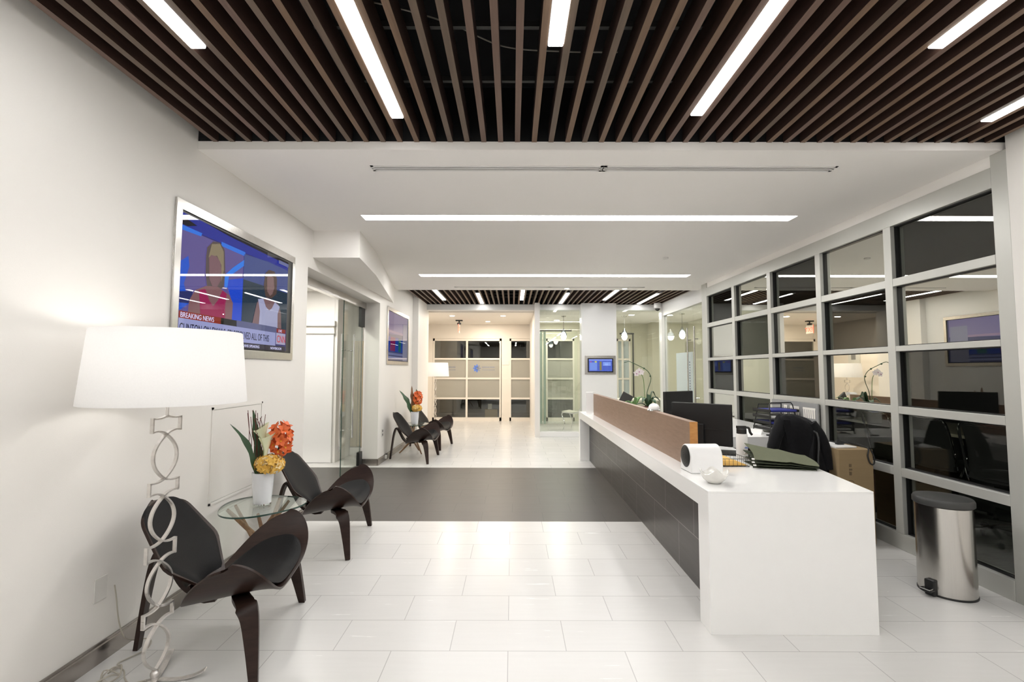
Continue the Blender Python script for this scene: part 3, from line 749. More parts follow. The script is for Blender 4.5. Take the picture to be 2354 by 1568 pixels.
ch = M('champagne_steel', (.66, .58, .43), .28, .75, vary=.06, vscale=5, stretch=(9, 1, .6))
MB().box(-2.77, -2.66, -.02, 0, .14, 1.95).build('panel', ch, t); MB().box(-2.65, XL - .26, -.02, 0, .14, 1.95).build('panel', ch, t)
MB().box(-2.77, XL - .26, -.03, 0, 0, .13).build('plinth', W['solid'], t)

# ------------------------------------------------------------------ wall screens
def screen_frame(t, y0, y1, z0, z1, fy0, fy1, fz0, fz1):
    k = MB().box(0, .014, fy0, fy1, z1, fz1).box(0, .014, fy0, fy1, fz0, z0).box(0, .014, fy0, y0, z0, z1).box(0, .014, y1, fy1, z0, z1)
    k.build('steel_frame', W['steel'], t, bevel=.002)
    MB().box(.0, .004, y0, y1, z0, z1).build('bezel', W['black'], t)
def layers(t, name, polys, x0=.0045, dx=.0003, s=1.0):
    cols = {}; mats = []; k = MB()
    for i, (c, pts) in enumerate(polys):
        if c not in cols:
            cols[c] = len(mats); mats.append(scr('screen_colour', c, s))
        k.mat(cols[c]); x = x0 + dx * i
        n = len(pts); k.add([(x, p[0], p[1]) for p in pts], [tuple(range(n))])
    return k.build(name, mats, t, merge=False), x0 + dx * len(polys)
TX = XL
t = thing('wall_television', 'large wall screen showing a breaking news broadcast above the near armchairs', 'television', (TX, 0, 0))
screen_frame(t, 2.90, 4.385, 1.60, 2.44, 2.847, 4.431, 1.538, 2.50)
P1 = [
 ((.055, .05, .20), [(2.91, 1.62), (4.31, 1.62), (4.31, 2.425), (2.91, 2.425)]),
 ((.16, .13, .33), [(2.911, 2.33), (3.596, 2.33), (3.588, 1.80), (2.91, 1.80)]),
 ((.035, .05, .34), [(2.91, 2.425), (4.30, 2.425), (4.305, 2.345), (2.911, 2.335)]),
 ((.012, .010, .02), [(3.10, 2.425), (4.31, 2.425), (4.31, 2.40), (3.42, 2.41)]),
 ((.012, .010, .02), [(2.911, 2.40), (3.05, 2.38), (2.96, 2.35), (2.911, 2.35)]),
 ((.05, .22, .75), [(2.911, 2.345), (3.101, 2.346), (3.091, 2.322), (2.911, 2.315)]),
 ((.05, .22, .75), [(3.309, 2.346), (3.610, 2.346), (3.611, 2.314), (3.311, 2.316)]),
 ((.03, .13, .62), [(2.911, 2.12), (2.977, 2.165), (2.99, 2.10), (2.946, 1.984), (3.0, 1.867), (2.911, 1.81)]),
 ((.05, .06, .18), [(2.911, 1.93), (3.03, 1.95), (3.03, 1.87), (2.911, 1.86)]),
 ((.03, .10, .62), [(3.374, 2.087), (3.599, 2.144), (3.586, 1.80), (3.42, 1.80), (3.453, 1.949)]),
 ((.05, .25, .80), [(3.598, 2.285), (3.600, 2.24), (3.41, 2.118), (3.395, 2.035), (3.363, 2.035), (3.358, 2.118), (3.45, 2.19)]),
 ((.09, .12, .30), [(3.595, 2.327), (3.95, 2.352), (4.30, 2.345), (4.30, 2.12), (3.592, 2.12)]),
 ((.045, .07, .10), [(3.591, 2.135), (4.30, 2.14), (4.30, 1.80), (3.585, 1.80)]),
 ((.14, .11, .11), [(3.146, 2.201), (3.154, 2.266), (3.213, 2.322), (3.290, 2.334), (3.346, 2.299), (3.364, 2.136), (3.350, 2.033), (3.286, 1.989), (3.172, 1.986), (3.147, 2.091)]),
 ((.30, .25, .17), [(3.17, 2.20), (3.20, 2.30), (3.29, 2.325), (3.335, 2.28), (3.345, 2.15), (3.32, 2.06), (3.315, 2.18), (3.26, 2.235), (3.19, 2.21)]),
 ((.27, .15, .16), [(3.05, 1.96), (3.159, 2.007), (3.284, 2.022), (3.422, 1.986), (3.468, 1.934), (3.462, 1.81), (2.989, 1.81), (2.999, 1.889)]),
 ((.25, .15, .17), [(3.176, 2.200), (3.20, 2.225), (3.257, 2.228), (3.30, 2.20), (3.318, 2.14), (3.312, 2.07), (3.271, 2.015), (3.225, 2.012), (3.187, 2.06)]),
 ((.36, .04, .13), [(3.085, 1.965), (3.149, 1.985), (3.20, 1.91), (3.241, 1.88), (3.29, 1.93), (3.338, 2.006), (3.387, 1.989), (3.375, 1.90), (3.38, 1.81), (3.11, 1.81), (3.10, 1.88)]),
 ((.13, .09, .08), [(3.908, 2.247), (3.963, 2.285), (4.06, 2.289), (4.105, 2.226), (4.103, 2.104), (4.016, 2.05), (3.921, 2.055), (3.887, 2.147)]),
 ((.25, .16, .17), [(3.733, 1.81), (3.79, 1.98), (3.83, 2.02), (3.95, 2.05), (4.14, 2.02), (4.19, 1.95), (4.205, 1.81)]),
 ((.27, .18, .18), [(3.935, 2.214), (3.965, 2.245), (4.044, 2.235), (4.061, 2.15), (4.03, 2.09), (3.99, 2.07), (3.945, 2.10)]),
 ((.42, .43, .60), [(3.806, 2.015), (3.886, 2.031), (3.93, 1.97), (3.984, 1.945), (4.03, 1.97), (4.077, 2.029), (4.165, 2.0), (4.131, 1.93), (4.135, 1.81), (3.83, 1.81), (3.84, 1.92)]),
 ((.30, .045, .03), [(2.905, 1.812), (3.33, 1.812), (3.33, 1.767), (2.905, 1.767)]),
 ((.02, .02, .02), [(3.33, 1.812), (3.52, 1.812), (3.52, 1.767), (3.33, 1.767)]),
 ((.14, .15, .28), [(3.52, 1.815), (4.12, 1.815), (4.12, 1.767), (3.52, 1.767)]),
 ((.36, .38, .62), [(2.905, 1.767), (4.105, 1.767), (4.105, 1.655), (2.905, 1.655)]),
 ((.05, .04, .07), [(2.905, 1.655), (4.28, 1.655), (4.28, 1.612), (2.905, 1.612)]),
 ((.30, .05, .05), [(4.118, 1.806), (4.28, 1.806), (4.28, 1.772), (4.118, 1.772)]),
 ((.42, .40, .55), [(4.112, 1.768), (4.28, 1.768), (4.28, 1.670), (4.112, 1.670)]),
 ((.18, .20, .38), [(4.12, 2.425 - .02), (4.30, 2.405), (4.30, 2.375), (4.12, 2.375)]),
]
_, xt = layers(t, 'news_picture', P1, s=.50)
def TM(y, z, x): return Matrix.Translation((x, y, z)) @ Matrix(((0, 0, 1, 0), (1, 0, 0, 0), (0, 1, 0, 0), (0, 0, 0, 1)))
tw = scr('screen_text_white', (.62, .62, .85), .6); tb = scr('screen_text_dark', (.012, .012, .03), .6); tr = scr('screen_text_red', (.5, .05, .06), .6)
text('news_lettering', 'BREAKING NEWS', .046, TM(2.915, 1.773, xt), tw, t, sx=.93)
text('news_lettering', 'CLINTON ON EMAILS: FBI RESOLVED ALL OF THIS', .078, TM(2.912, 1.683, xt), tb, t, sx=.62)
text('news_lettering', 'CNN', .088, TM(4.125, 1.687, xt), tr, t, sx=.80)
text('news_lettering', 'LIVE', .034, TM(4.15, 1.776, xt), tw, t)
text('news_lettering', 'NO REPUBLICANS SPEAKING', .030, TM(3.42, 1.622, xt), tw, t, sx=1.1); text('news_lettering', 'NEWSROOM', .030, TM(4.02, 1.622, xt), tw, t, sx=1.1)
t = thing('wall_television', 'smaller-looking wall screen farther along the left wall above the far armchairs', 'television', (TX, 0, 0))
screen_frame(t, 7.84, 9.33, 1.60, 2.44, 7.776, 9.385, 1.54, 2.50)
P2 = [
 ((.10, .11, .22), [(7.85, 1.61), (9.31, 1.61), (9.31, 2.43), (7.85, 2.43)]),
 ((.28, .25, .42), [(7.85, 2.43), (9.28, 2.43), (9.28, 2.10), (7.85, 2.05)]),
 ((.20, .16, .34), [(7.95, 2.43), (8.25, 2.43), (8.2, 2.05), (7.95, 2.05)]),
 ((.40, .30, .42), [(7.85, 2.12), (8.9, 2.12), (8.9, 2.08), (7.85, 2.08)]),
 ((.03, .09, .40), [(7.85, 2.01), (8.9, 2.01), (8.9, 1.76), (7.85, 1.76)]),
 ((.26, .03, .14), [(8.0, 2.01), (8.34, 2.01), (8.32, 1.77), (7.98, 1.77)]),
 ((.03, .17, .16), [(8.57, 2.01), (8.76, 2.01), (8.74, 1.77), (8.56, 1.77)]),
 ((.32, .32, .42), [(8.9, 2.3), (9.25, 2.3), (9.28, 1.62), (8.9, 1.62)]),
 ((.22, .24, .42), [(7.85, 1.74), (8.9, 1.74), (8.9, 1.70), (7.85, 1.70)]),
 ((.30, .32, .50), [(7.85, 1.68), (8.9, 1.68), (8.9, 1.64), (7.85, 1.64)]),
]
layers(t, 'screen_picture', P2, s=.42)
# small screen on the pier (faces -y)
t = thing('wall_display', 'small framed blue map display on the white pier', 'display', (0, 10.5, 0))
MB().box(1.585, 2.262, -.012, 0, 1.36, 1.77).build('steel_frame', W['steel'], t, bevel=.003)
MB().box(1.648, 2.205, -.03, -.012, 1.405, 1.715).build('bezel', W['black'], t, bevel=.003)
k = MB(); mats = []
for i, (c, a, b, z0, z1) in enumerate((((.09, .13, .42), 1.672, 2.18, 1.43, 1.692), ((.20, .26, .62), 1.672, 2.18, 1.66, 1.692), ((.16, .24, .55), 1.69, 1.85, 1.45, 1.62), ((.20, .28, .60), 1.98, 2.15, 1.55, 1.63), ((.30, .10, .30), 1.70, 1.73, 1.62, 1.65), ((.45, .45, .10), 1.80, 1.845, 1.62, 1.65), ((.22, .19, .08), 1.905, 1.95, 1.45, 1.64), ((.25, .35, .7), 2.02, 2.09, 1.56, 1.60))):
    mats.append(scr('display_colour', c, .8)); k.mat(i); y = -.0305 - .0003 * i
    k.add([(a, y, z0), (b, y, z0), (b, y, z1), (a, y, z1)], [(0, 1, 2, 3)])
k.build('screen_picture', mats, t, merge=False)

# access panel and outlets on the left wall
t = thing('access_panel', 'thin painted access panel in the near left wall', 'access panel', (XL, 0, 0))
MB().box(0, .006, 3.285, 3.30, .53, 1.19).box(0, .006, 3.93, 3.945, .53, 1.19).box(0, .006, 3.285, 3.945, .53, .545).box(0, .006, 3.285, 3.945, 1.175, 1.19).build('panel_frame', W['wall'], t); MB().box(0, .001, 3.30, 3.93, .545, 1.175).build('panel_gap', W['alu'], t)
MB().box(.001, .0035, 3.305, 3.925, .55, 1.17).build('panel_door', W['wall'], t, bevel=.001)
t = thing('power_outlet', 'small wall outlet behind the far armchair', 'power outlet', (XL, 7.62, .46))
MB().box(0, .006, -.04, .04, -.06, .06).build('cover_plate', W['outlet'], t, bevel=.002)
MB().box(.006, .008, -.018, .018, -.045, -.012).box(.006, .008, -.018, .018, .012, .045).build('socket', W['dgrey'], t)
t = thing('power_outlet', 'wall outlet low on the left wall behind the floor lamp', 'power outlet', (XL, 2.45, .36))
MB().box(0, .005, -.037, .037, -.058, .058).build('cover_plate', W['outlet'], t, bevel=.002)

t = thing('plug_adapter', 'small white and black plug adapter low on the far left wall by the armchair leg', 'plug', (XL + .016, 7.76, .035))
MB().box(0, .03, -.03, .0, 0, .06).build('white_block', W['outlet'], t, bevel=.003)
MB().box(0, .03, .0, .03, .0, .075).build('black_block', W['black'], t, bevel=.003)

# ------------------------------------------------------------------ floor lamps
def bezier_arc(a, b, c, d, n=12):
    a, b, c, d = map(Vector, (a, b, c, d))
    return [a * (1 - t) ** 3 + 3 * b * t * (1 - t) ** 2 + 3 * c * t * t * (1 - t) + d * t ** 3 for t in [i / n for i in range(n + 1)]]
def floor_lamp(loc, rz, label):
    t = thing('floor_lamp', label, 'floor lamp', loc, rz)
    # stem lies in the local YZ plane
    w = .078; th = .0075; wd = .017
    zz = [1.23, 1.141, .932, .851, .643, .549, .345, .262, .057]
    for i in range(4):
        bt, bb, ob = zz[2 * i], zz[2 * i + 1], zz[2 * i + 2]
        g = MB()
        for s in (-1, 1):
            # top of bracket: from apex to corner, down the side, in to the crossing, bulging across the oval
            p = bezier_arc((0, 0, bt), (0, s * .03, bt - .014), (0, s * .05, bt - .014), (0, s * w, bt - .010), 6)
            g.strip(p, wd, th, (1, 0, 0))
            g.strip([(0, s * w, bt - .006), (0, s * w, bb + .012)], wd, th, (1, 0, 0))
            p = bezier_arc((0, s * w, bb + .016), (0, s * .045, bb + .024), (0, s * .02, bb + .014), (0, 0, bb), 8)
            q = bezier_arc((0, 0, bb), (0, -s * .088, bb - .065), (0, -s * .088, ob + .065), (0, 0, ob), 18)
            g.strip(p + q[1:], wd, th, (1, 0, 0))
        g.build('stem_link', W['silver'], t, smooth=True, angle=50)
    MB().tube([(0, 0, 1.22), (0, 0, 1.40)], .007, 10).build('pole', W['silver'], t, smooth=True)
    MB().sphere((0, 0, .040), .021, 10).tube([(0, 0, .03), (0, 0, .006)], .016, 10).build('ball_joint', W['silver'], t, smooth=True)
    for a in (0.35, 2.05, 3.55, 5.2):
        c, s = math.cos(a), math.sin(a)
        p = bezier_arc((0, 0, .018), (c * .08, s * .08, -.002), (c * .16, s * .16, .0), (c * .21, s * .21, .036), 10)
        MB().strip(p, [.024] * 8 + [.026, .03, .034], .006, (-s, c, 0)).build('base_foot', W['silver'], t, smooth=True)
    r0, r1, h0, h1 = .335, .305, 1.290, 1.632
    MB().lathe([(r0, h0), (r1, h1), (r1 - .003, h1), (r0 - .003, h0), (r0, h0)], 64, cap=False).build('lamp_shade', W['shade'], t, smooth=True)
    k = MB()
    for i in range(3):
        a = 2 * math.pi * i / 3 + .5; k.tube([(0, 0, 1.60), (math.cos(a) * (r1 - .004), math.sin(a) * (r1 - .004), 1.60)], .002, 5)
    k.tube([(0, 0, 1.38), (0, 0, 1.60)], .003, 6).build('shade_carrier', W['silver'], t)
    MB().sphere((0, 0, 1.455), .032, 10).build('bulb', W['bulb'], t, smooth=True)
    L = bpy.data.lights.new('bulb_light', 'POINT'); L.energy = LAMP_W; L.color = (1, .985, .96); L.shadow_soft_size = .05
    lo = bpy.data.objects.new('bulb_light', L); COL.objects.link(lo); lo.parent = t; lo.location = (0, 0, 1.53)
    return t
LAMP_W = 1.7
lamp = floor_lamp((-1.655, 2.31, 0), R(-8), 'tall silver lamp with white drum shade, at the near left corner')
floor_lamp((-1.92, 12.0, 0), R(-8), 'silver lamp with white drum shade standing at the far end by the entrance')
cd = [(-.03, -.02, .02), (-.10, -.03, .006), (-.16, .0, .006), (-.20, .03, .02), (-.22, .0, .05), (-.235, -.04, .03), (-.21, -.05, .006), (-.18, -.01, .02), (-.215, .03, .045), (-.25, .0, .02), (-.27, .08, .006), (-.30, .10, .006), (-.27, .22, .006), (-.33, .30, .010), (-.365, .20, .06), (-.372, .16, .16), (-.376, .14, .30), (-.378, .13, .36)]
c2 = MB().tube(spline(cd, 7), .0035, 6).tube(spline([(-.21, -.04, .006), (-.22, -.10, .03), (-.18, -.06, .05), (-.19, 0, .02), (-.24, -.03, .05), (-.2, -.1, .006), (-.3, -.1, .006), (-.33, -.2, .006)], 7), .0035, 6)
cdo = c2.build('power_cord', W['cord'], lamp, smooth=True)

# ------------------------------------------------------------------ shell chairs
def shell_chair(loc, rz, label, group):
    t = thing('shell_chair', label, 'armchair', loc, rz, group)
    HW = .465
    def surf(tt, u):      # tt -1..1 across, u -1..1 rear..front
        a = abs(tt)
        mid = .165 + .085 * a ** 2; h = .235 * (max(0, 1 - a ** 3.6)) ** .5
        x = mid + u * h
        y = tt * HW * (1 - .05 * a * a)
        z = .275 + .19 * (x + .05) * (1 - .75 * a ** 2) + .265 * a ** 2.9 - .045 * max(0, u) ** 4 * (1 - a)
        z += .012 * a * a * u
        return Vector((x, y, z))
    def shell(ts, us, off=0, fn=surf):
        return [[fn(a, b) + Vector((0, 0, off)) for b in us] for a in ts]
    def span(a, b, n): return [a + (b - a) * i / n for i in range(n + 1)]
    ts = [math.sin(q * math.pi / 2) * .998 for q in span(-1, 1, 36)]
    MB().sheet(shell(ts, span(-1, 1, 16)), lambda i, j: -.011).build('seat_shell', W['chairw'], t, smooth=True, angle=50)
    # seat pad : smaller outline following the same surface
    def pad(tt, u):
        s = surf(tt * .74, 0); a = abs(tt)
        m = .185 + .06 * a ** 2; h = .205 * (max(0, 1 - a ** 3.2)) ** .5
        x = m + u * h
        # evaluate shell z at this x
        A = abs(tt * .74); mid = .165 + .085 * A ** 2; hh = .235 * (max(0, 1 - A ** 3.6)) ** .5
        uu = max(-1, min(1, (x - mid) / hh)); p = surf(tt * .74, uu)
        e = max(abs(u), a) ; b = .020 * max(0, 1 - e ** 8) + .004
        return Vector((x, p.y, p.z + .011 + b))
    ts2 = [math.sin(q * math.pi / 2) * .998 for q in span(-1, 1, 28)]
    us2 = [math.sin(q * math.pi / 2) for q in span(-1, 1, 16)]
    MB().sheet([[pad(a, b) for b in us2] for a in ts2], .006).build('seat_pad', W['leather'], t, smooth=True, angle=80)
    # backrest
    def back(s, v):       # s 0..1 up, v -1..1 across
        e = abs(2 * s - 1)
        w1 = .105 + .50 * s; w2 = .335 - .14 * s; kk = .04
        hq = max(0, min(1, .5 + .5 * (w2 - w1) / kk)); wd = w2 * (1 - hq) + w1 * hq - kk * hq * (1 - hq)
        wd *= (max(0, 1 - max(0, (s - .78) / .22) ** 2.4)) ** .5 * .999 + .001
        y = v * wd
        x = -.02 - .345 * s + .05 * s * s + .045 * v * v * (1 - .3 * s)
        z = .315 + .44 * s + .012 * math.sin(math.pi * s)
        return Vector((x, y, z))
    ss = [1 - (1 - i / 26) ** 1.5 for i in range(27)]
    vs = span(-1, 1, 16)
    MB().sheet([[back(s, v) for v in vs] for s in ss], .011).build('back_shell', W['chairw'], t, smooth=True, angle=50)
    def bpad(s, v):
        q = .035 + s * .945; p = back(q, v * .955); e = max(abs(v) ** 10, abs(2 * s - 1) ** 14)
        n = Vector((.78, 0, .62)); return p + n * (.003 + .019 * max(0, 1 - e))
    MB().sheet([[bpad(s, v) for v in vs] for s in ss], .003).build('back_pad', W['leather'], t, smooth=True, angle=80)
    # link between back and seat
    P = [[Vector(back(0, 0)) + Vector((.0 + dx, y, dz)) for y in (-.15, -.07, 0, .07, .15)] for dx, dz in ((-.02, .05), (-.008, .0), (.015, -.022), (.05, -.032), (.10, -.028))]
    MB().sheet(P, .010).build('joining_plate', W['chairw'], t, smooth=True, angle=60)
    # legs
    for s in (-1, 1):
        p = spline([(.16, s * .03, .298), (.20, s * .15, .302), (.245, s * .25, .322), (.285, s * .315, .322), (.315, s * .345, .27), (.34, s * .375, .14), (.362, s * .405, .0)], 5)
        n = len(p); wdt = [.080 if i < n * .5 else .098 - .068 * (i - n * .5) / (n * .5) for i in range(n)]
        MB().strip(p, wdt, .024, [(1, -.15 * s, .1)] * n).build('leg', W['chairw'], t, smooth=True, angle=50)
    p = spline([(.12, 0, .288), (.02, 0, .285), (-.06, 0, .275), (-.13, 0, .325), (-.19, 0, .43), (-.235, 0, .50), (-.268, 0, .47), (-.30, 0, .34), (-.345, 0, .0)], 5)
    n = len(p); wdt = [.085] * n
    for i in range(n):
        if i > n * .7: wdt[i] = .085 - .05 * (i - n * .7) / (n * .3)
    MB().strip(p, wdt, .022, (0, 1, 0)).build('leg', W['chairw'], t, smooth=True, angle=50)
    MB().strip(spline([(-.225, 0, .49), (-.20, 0, .50), (-.155, 0, .475)], 3), .07, .012, (0, 1, 0)).build('back_bracket', W['chairw'], t, smooth=True)
    return t
g = 'dark wood shell chairs along the left wall'
ch1 = shell_chair((-1.605, 2.63, 0), R(9), 'nearest dark wood shell chair with black pads, behind the silver lamp', g)
dup(ch1, (-1.65, 4.12, 0), R(5), 'dark wood shell chair on the far side of the near glass side table')
dup(ch1, (-1.645, 7.89, 0), R(-2.7), 'dark wood shell chair at the far left wall, the nearer of the far pair')
dup(ch1, (-1.60, 9.16, 0), R(-8), 'farthest dark wood shell chair, mostly hidden behind another')

# ------------------------------------------------------------------ side tables, vases, flowers
def side_table(loc, rz, label):
    t = thing('side_table', label, 'side table', loc, rz, 'glass side tables between the shell chairs')
    n = 72
    def ring(r, z): return [((.275 * r) * (1 + .07 * math.cos(3 * 2 * math.pi * k / n)) * math.cos(2 * math.pi * k / n), (.275 * r) * (1 + .07 * math.cos(3 * 2 * math.pi * k / n)) * math.sin(2 * math.pi * k / n), z) for k in range(n)]
    a = ring(1, .500); b = ring(1, .490)
    MB().add(a, [tuple(range(n))]).add(b, [tuple(range(n))[::-1]]).build('glass_top', W['gtop'], t, merge=False)
    MB().add(ring(1.0, .4895) + ring(1.0, .5005), [(i, (i + 1) % n, n + (i + 1) % n, n + i) for i in range(n)]).build('glass_edge', W['gedge'], t, smooth=True)
    for i in range(3):
        a0 = 2 * math.pi * i / 3 + .3; ft = (math.cos(a0) * .24, math.sin(a0) * .24, 0); a1 = a0 + R(165)
        tp = (math.cos(a1) * .21, math.sin(a1) * .21, .489); a2 = a0 + R(15) ; tp2 = (math.cos(a2) * .20, math.sin(a2) * .20, .489)
        m = (math.cos(a0 + R(80)) * .035, math.sin(a0 + R(80)) * .035, .25)
        MB().tube(spline([ft, m, tp], 8), [.011 + .006 * math.sin(math.pi * q / 16) for q in range(17)], 10).tube([m, tuple(m[j] + (tp2[j] - m[j]) * .5 for j in range(3)), tp2], [.014, .013, .010], 10).build('leg', W['tablew'], t, smooth=True)
    return t
st = side_table((-1.765, 3.43, 0), R(20), 'round glass side table on crossed walnut legs between the two near chairs')
dup(st, (-1.74, 8.52, 0), R(60), 'round glass side table on crossed walnut legs between the two far chairs')

def vase(loc, label):
    t = thing('flower_vase', label, 'vase', loc, 0, 'white vases on the side tables')
    prof = [(.001, 0), (.050, 0), (.056, .006), (.059, .05), (.066, .13), (.070, .215), (.0705, .225), (.066, .225), (.062, .20), (.055, .05), (.045, .03), (.001, .028)]
    MB().lathe(prof, 40, cap=False, wob=lambda i, a, r, z: (r * (1 + .05 * math.cos(a * 2)), z)).build('vase_body', W['vase'], t, smooth=True)
    MB().lathe([(.001, .0005), (.052, .0005), (.060, .004), (.061, .014), (.060, .014), (.001, .014)], 40, cap=False).build('glass_foot', W['chrome'], t, smooth=True)
    return t
v1 = vase((-1.765, 3.44, .5005), 'white vase of flowers on the near glass side table')
dup(v1, (-1.70, 8.40, .5005), 0, 'white vase of flowers on the far glass side table')

def petal(m, c, d, up, L, w, curl=.3, n=4):
    """one petal from c along d"""
    d = Vector(d).normalized(); s = d.cross(Vector(up))
    if s.length < 1e-4: s = d.orthogonal()
    s.normalize(); nn = s.cross(d).normalized(); vs = []; c = Vector(c)
    for i in range(n + 1):
        u = i / n; ww = w * math.sin(math.pi * min(.97, u * .82 + .12)) * .5
        p = c + d * (L * u) - nn * (curl * L * u * u)
        vs += [p - s * ww + nn * ww * .25, p, p + s * ww + nn * ww * .25]
    fs = []
    for i in range(n):
        for k in range(2): fs.append((i * 3 + k, i * 3 + k + 1, i * 3 + k + 4, i * 3 + k + 3))
    m.add(vs, fs)
def rdir(rnd):
    z = rnd.uniform(-1, 1); a = rnd.uniform(0, 6.283); r = math.sqrt(1 - z * z); return Vector((r * math.cos(a), r * math.sin(a), z))
def hydrangea(base_, head, sc, label, group, seed):
    rnd = random.Random(seed); t = thing('hydrangea_flower', label, 'flower', base_, 0, group); h = Vector(head)
    m = MB()
    for i in range(230):
        d = rdir(rnd)
        if d.z < -.72: continue
        c = h + Vector((d.x * .082 * sc[0], d.y * .082 * sc[1], d.z * .050 * sc[2])) * rnd.uniform(.86, 1.06); m.mat(0 if rnd.random() < .72 else 1)
        a = d.orthogonal().normalized(); b = d.cross(a); ph = rnd.uniform(0, 1.6)
        for q in range(4):
            an = ph + q * math.pi / 2; e = a * math.cos(an) + b * math.sin(an); petal(m, c, e + d * .55, d, .027, .023, .2, 2)
    m.mat(0); m.sphere(h, .050, 9, (sc[0], sc[1], .58 * sc[2]))
    m.build('flower_head', [W['yellow'], W['yellow2']], t, smooth=True, merge=False)
    MB().tube([(0, 0, .02), tuple(h)], .005, 6).build('stem', W['green1'], t)
def orange_spray(base_, head, label, group, seed):
    rnd = random.Random(seed); t = thing('orange_orchid', label, 'flower', base_, 0, group); h = Vector(head); m = MB()
    for i in range(22):
        a = i * 2.4; hh = -.09 + .18 * (i / 21); rr = .052 * math.sqrt(max(.15, 1 - (hh / .11) ** 2)); c = h + Vector((math.cos(a) * rr, math.sin(a) * rr, hh)); d = (c - h); d.z *= .5; d.normalize()
        ax = d.orthogonal().normalized(); b = d.cross(ax); m.mat(0)
        for q in range(5):
            an = q * 2 * math.pi / 5 + rnd.uniform(0, .4); petal(m, c, (ax * math.cos(an) + b * math.sin(an)) * .8 + d * .6, d, rnd.uniform(.044, .056), .034, .15, 4)
        m.mat(1); petal(m, c, d, (0, 0, 1), .022, .016, .4, 3)
    m.mat(0); m.sphere(h, .030, 8, (1, 1, 2.2))
    m.build('flower_head', [W['orange'], W['orangec']], t, smooth=True, merge=False)
    MB().tube(spline([(0, 0, .02), tuple(h * .5 + Vector((0, 0, -.02))), tuple(h)], 4), .005, 6).build('stem', W['green1'], t)
def calla(base_, head, tip, label, group):
    t = thing('calla_lily', label, 'flower', base_, 0, group); h = Vector(head); d = (Vector(tip) - h); L = d.length; d.normalize(); a = d.orthogonal().normalized(); b = d.cross(a)
    P = []
    for i in range(13):
        u = i / 12; row = []
        for j in range(19):
            an = -2.6 + 5.2 * j / 18; r = .010 + .044 * u ** 1.7; fl = L * u * (1 + .18 * math.cos(an) * u)
            row.append(h + d * fl + (a * math.cos(an) + b * math.sin(an)) * r)
        P.append(row)
    MB().sheet(P, .0015).build('flower_petal', W['calla'], t, smooth=True)
    MB().tube([h + d * .02, h + d * L * .75], [.005, .003], 8).build('spadix', W['yellow'], t, smooth=True)
    MB().tube(spline([(0, 0, .02), tuple(h * .6), tuple(h)], 4), .006, 8).build('stem', W['green2'], t)
def strap(base_, pts, w, label, group, mat):
    t = thing('strap_leaf', label, 'leaf', base_, 0, group); sp = spline(pts, 6); n = len(sp)
    P = []
    for i, p in enumerate(sp):
        u = i / (n - 1); ww = w * (.35 + .65 * math.sin(math.pi * min(1, u * .9 + .1))) * (1 if u < .8 else max(.05, (1 - u) / .2)); ww *= 1 + .25 * math.sin(u * 22)
        P.append([p + Vector((k * ww * .75, k * ww * .66, abs(k) * ww * .35)) for k in (-1, -.5, 0, .5, 1)])
    MB().sheet(P, .0015).build('blade', mat, t, smooth=True); return t
def twigs(base_, label, group, H):
    rnd = random.Random(11); t = thing('twig_bundle', label, 'twigs', base_, 0, group); m = MB()
    for i in range(12):
        dx, dy = rnd.uniform(-.10, .03), rnd.uniform(-.04, .04); p = [(rnd.uniform(-.02, .02), rnd.uniform(-.02, .02), .03)]
        for j in range(1, 7): p.append((dx * j / 6 + rnd.uniform(-.012, .012) - .02, dy * j / 6 + rnd.uniform(-.012, .012), .03 + H * j / 6 * rnd.uniform(.9, 1)))
        m.tube(spline(p, 4), .0022, 5)
    m.build('twigs', W['twig'], t, smooth=True)
g = 'flowers in the near vase'; B = (-1.765, 3.44, .515)
hydrangea(B, (.055, -.02, .270), (1.08, .95, 1.15), 'golden hydrangea head over the rim of the near vase', g, 1)
orange_spray(B, (.105, .03, .44), 'tall orange orchid head at the right of the near vase', g, 2)
calla(B, (.030, -.035, .33), (.035, -.03, .475), 'pale green calla lily in the middle of the near vase', g)
calla(B, (.005, -.01, .41), (-.02, -.01, .53), 'smaller calla lily bud above the other in the near vase', g)
strap(B, [(-.01, 0, .05), (-.04, -.03, .25), (-.10, -.06, .43), (-.19, -.10, .56)], .020, 'thin dark leaf arching left out of the near vase', g, W['green1'])
strap(B, [(0, 0, .05), (-.03, 0, .30), (-.06, 0, .48), (-.085, 0, .65)], .026, 'wide upright dark leaf at the back of the near vase', g, W['green1'])
twigs(B, 'bundle of dark red twigs rising from the near vase', g, .62)
g = 'flowers in the far vase'; B = (-1.70, 8.40, .515)
hydrangea(B, (.035, 0, .270), (.95, .95, 1.1), 'golden hydrangea head over the rim of the far vase', g, 5)
orange_spray(B, (.05, .0, .45), 'orange orchid head above the far vase', g, 6)
strap(B, [(0, 0, .05), (-.07, -.02, .25), (-.15, -.04, .43), (-.26, -.06, .58)], .045, 'broad dark leaf leaning left out of the far vase', g, W['green1'])
strap(B, [(0, 0, .05), (-.03, 0, .30), (-.05, 0, .48), (-.06, 0, .66)], .035, 'mottled upright leaf at the back of the far vase', g, W['tablew'])
strap(B, [(0, 0, .05), (.02, .03, .30), (.02, .05, .48), (.01, .06, .60)], .035, 'upright green leaf behind the far orange orchid', g, W['green1'])

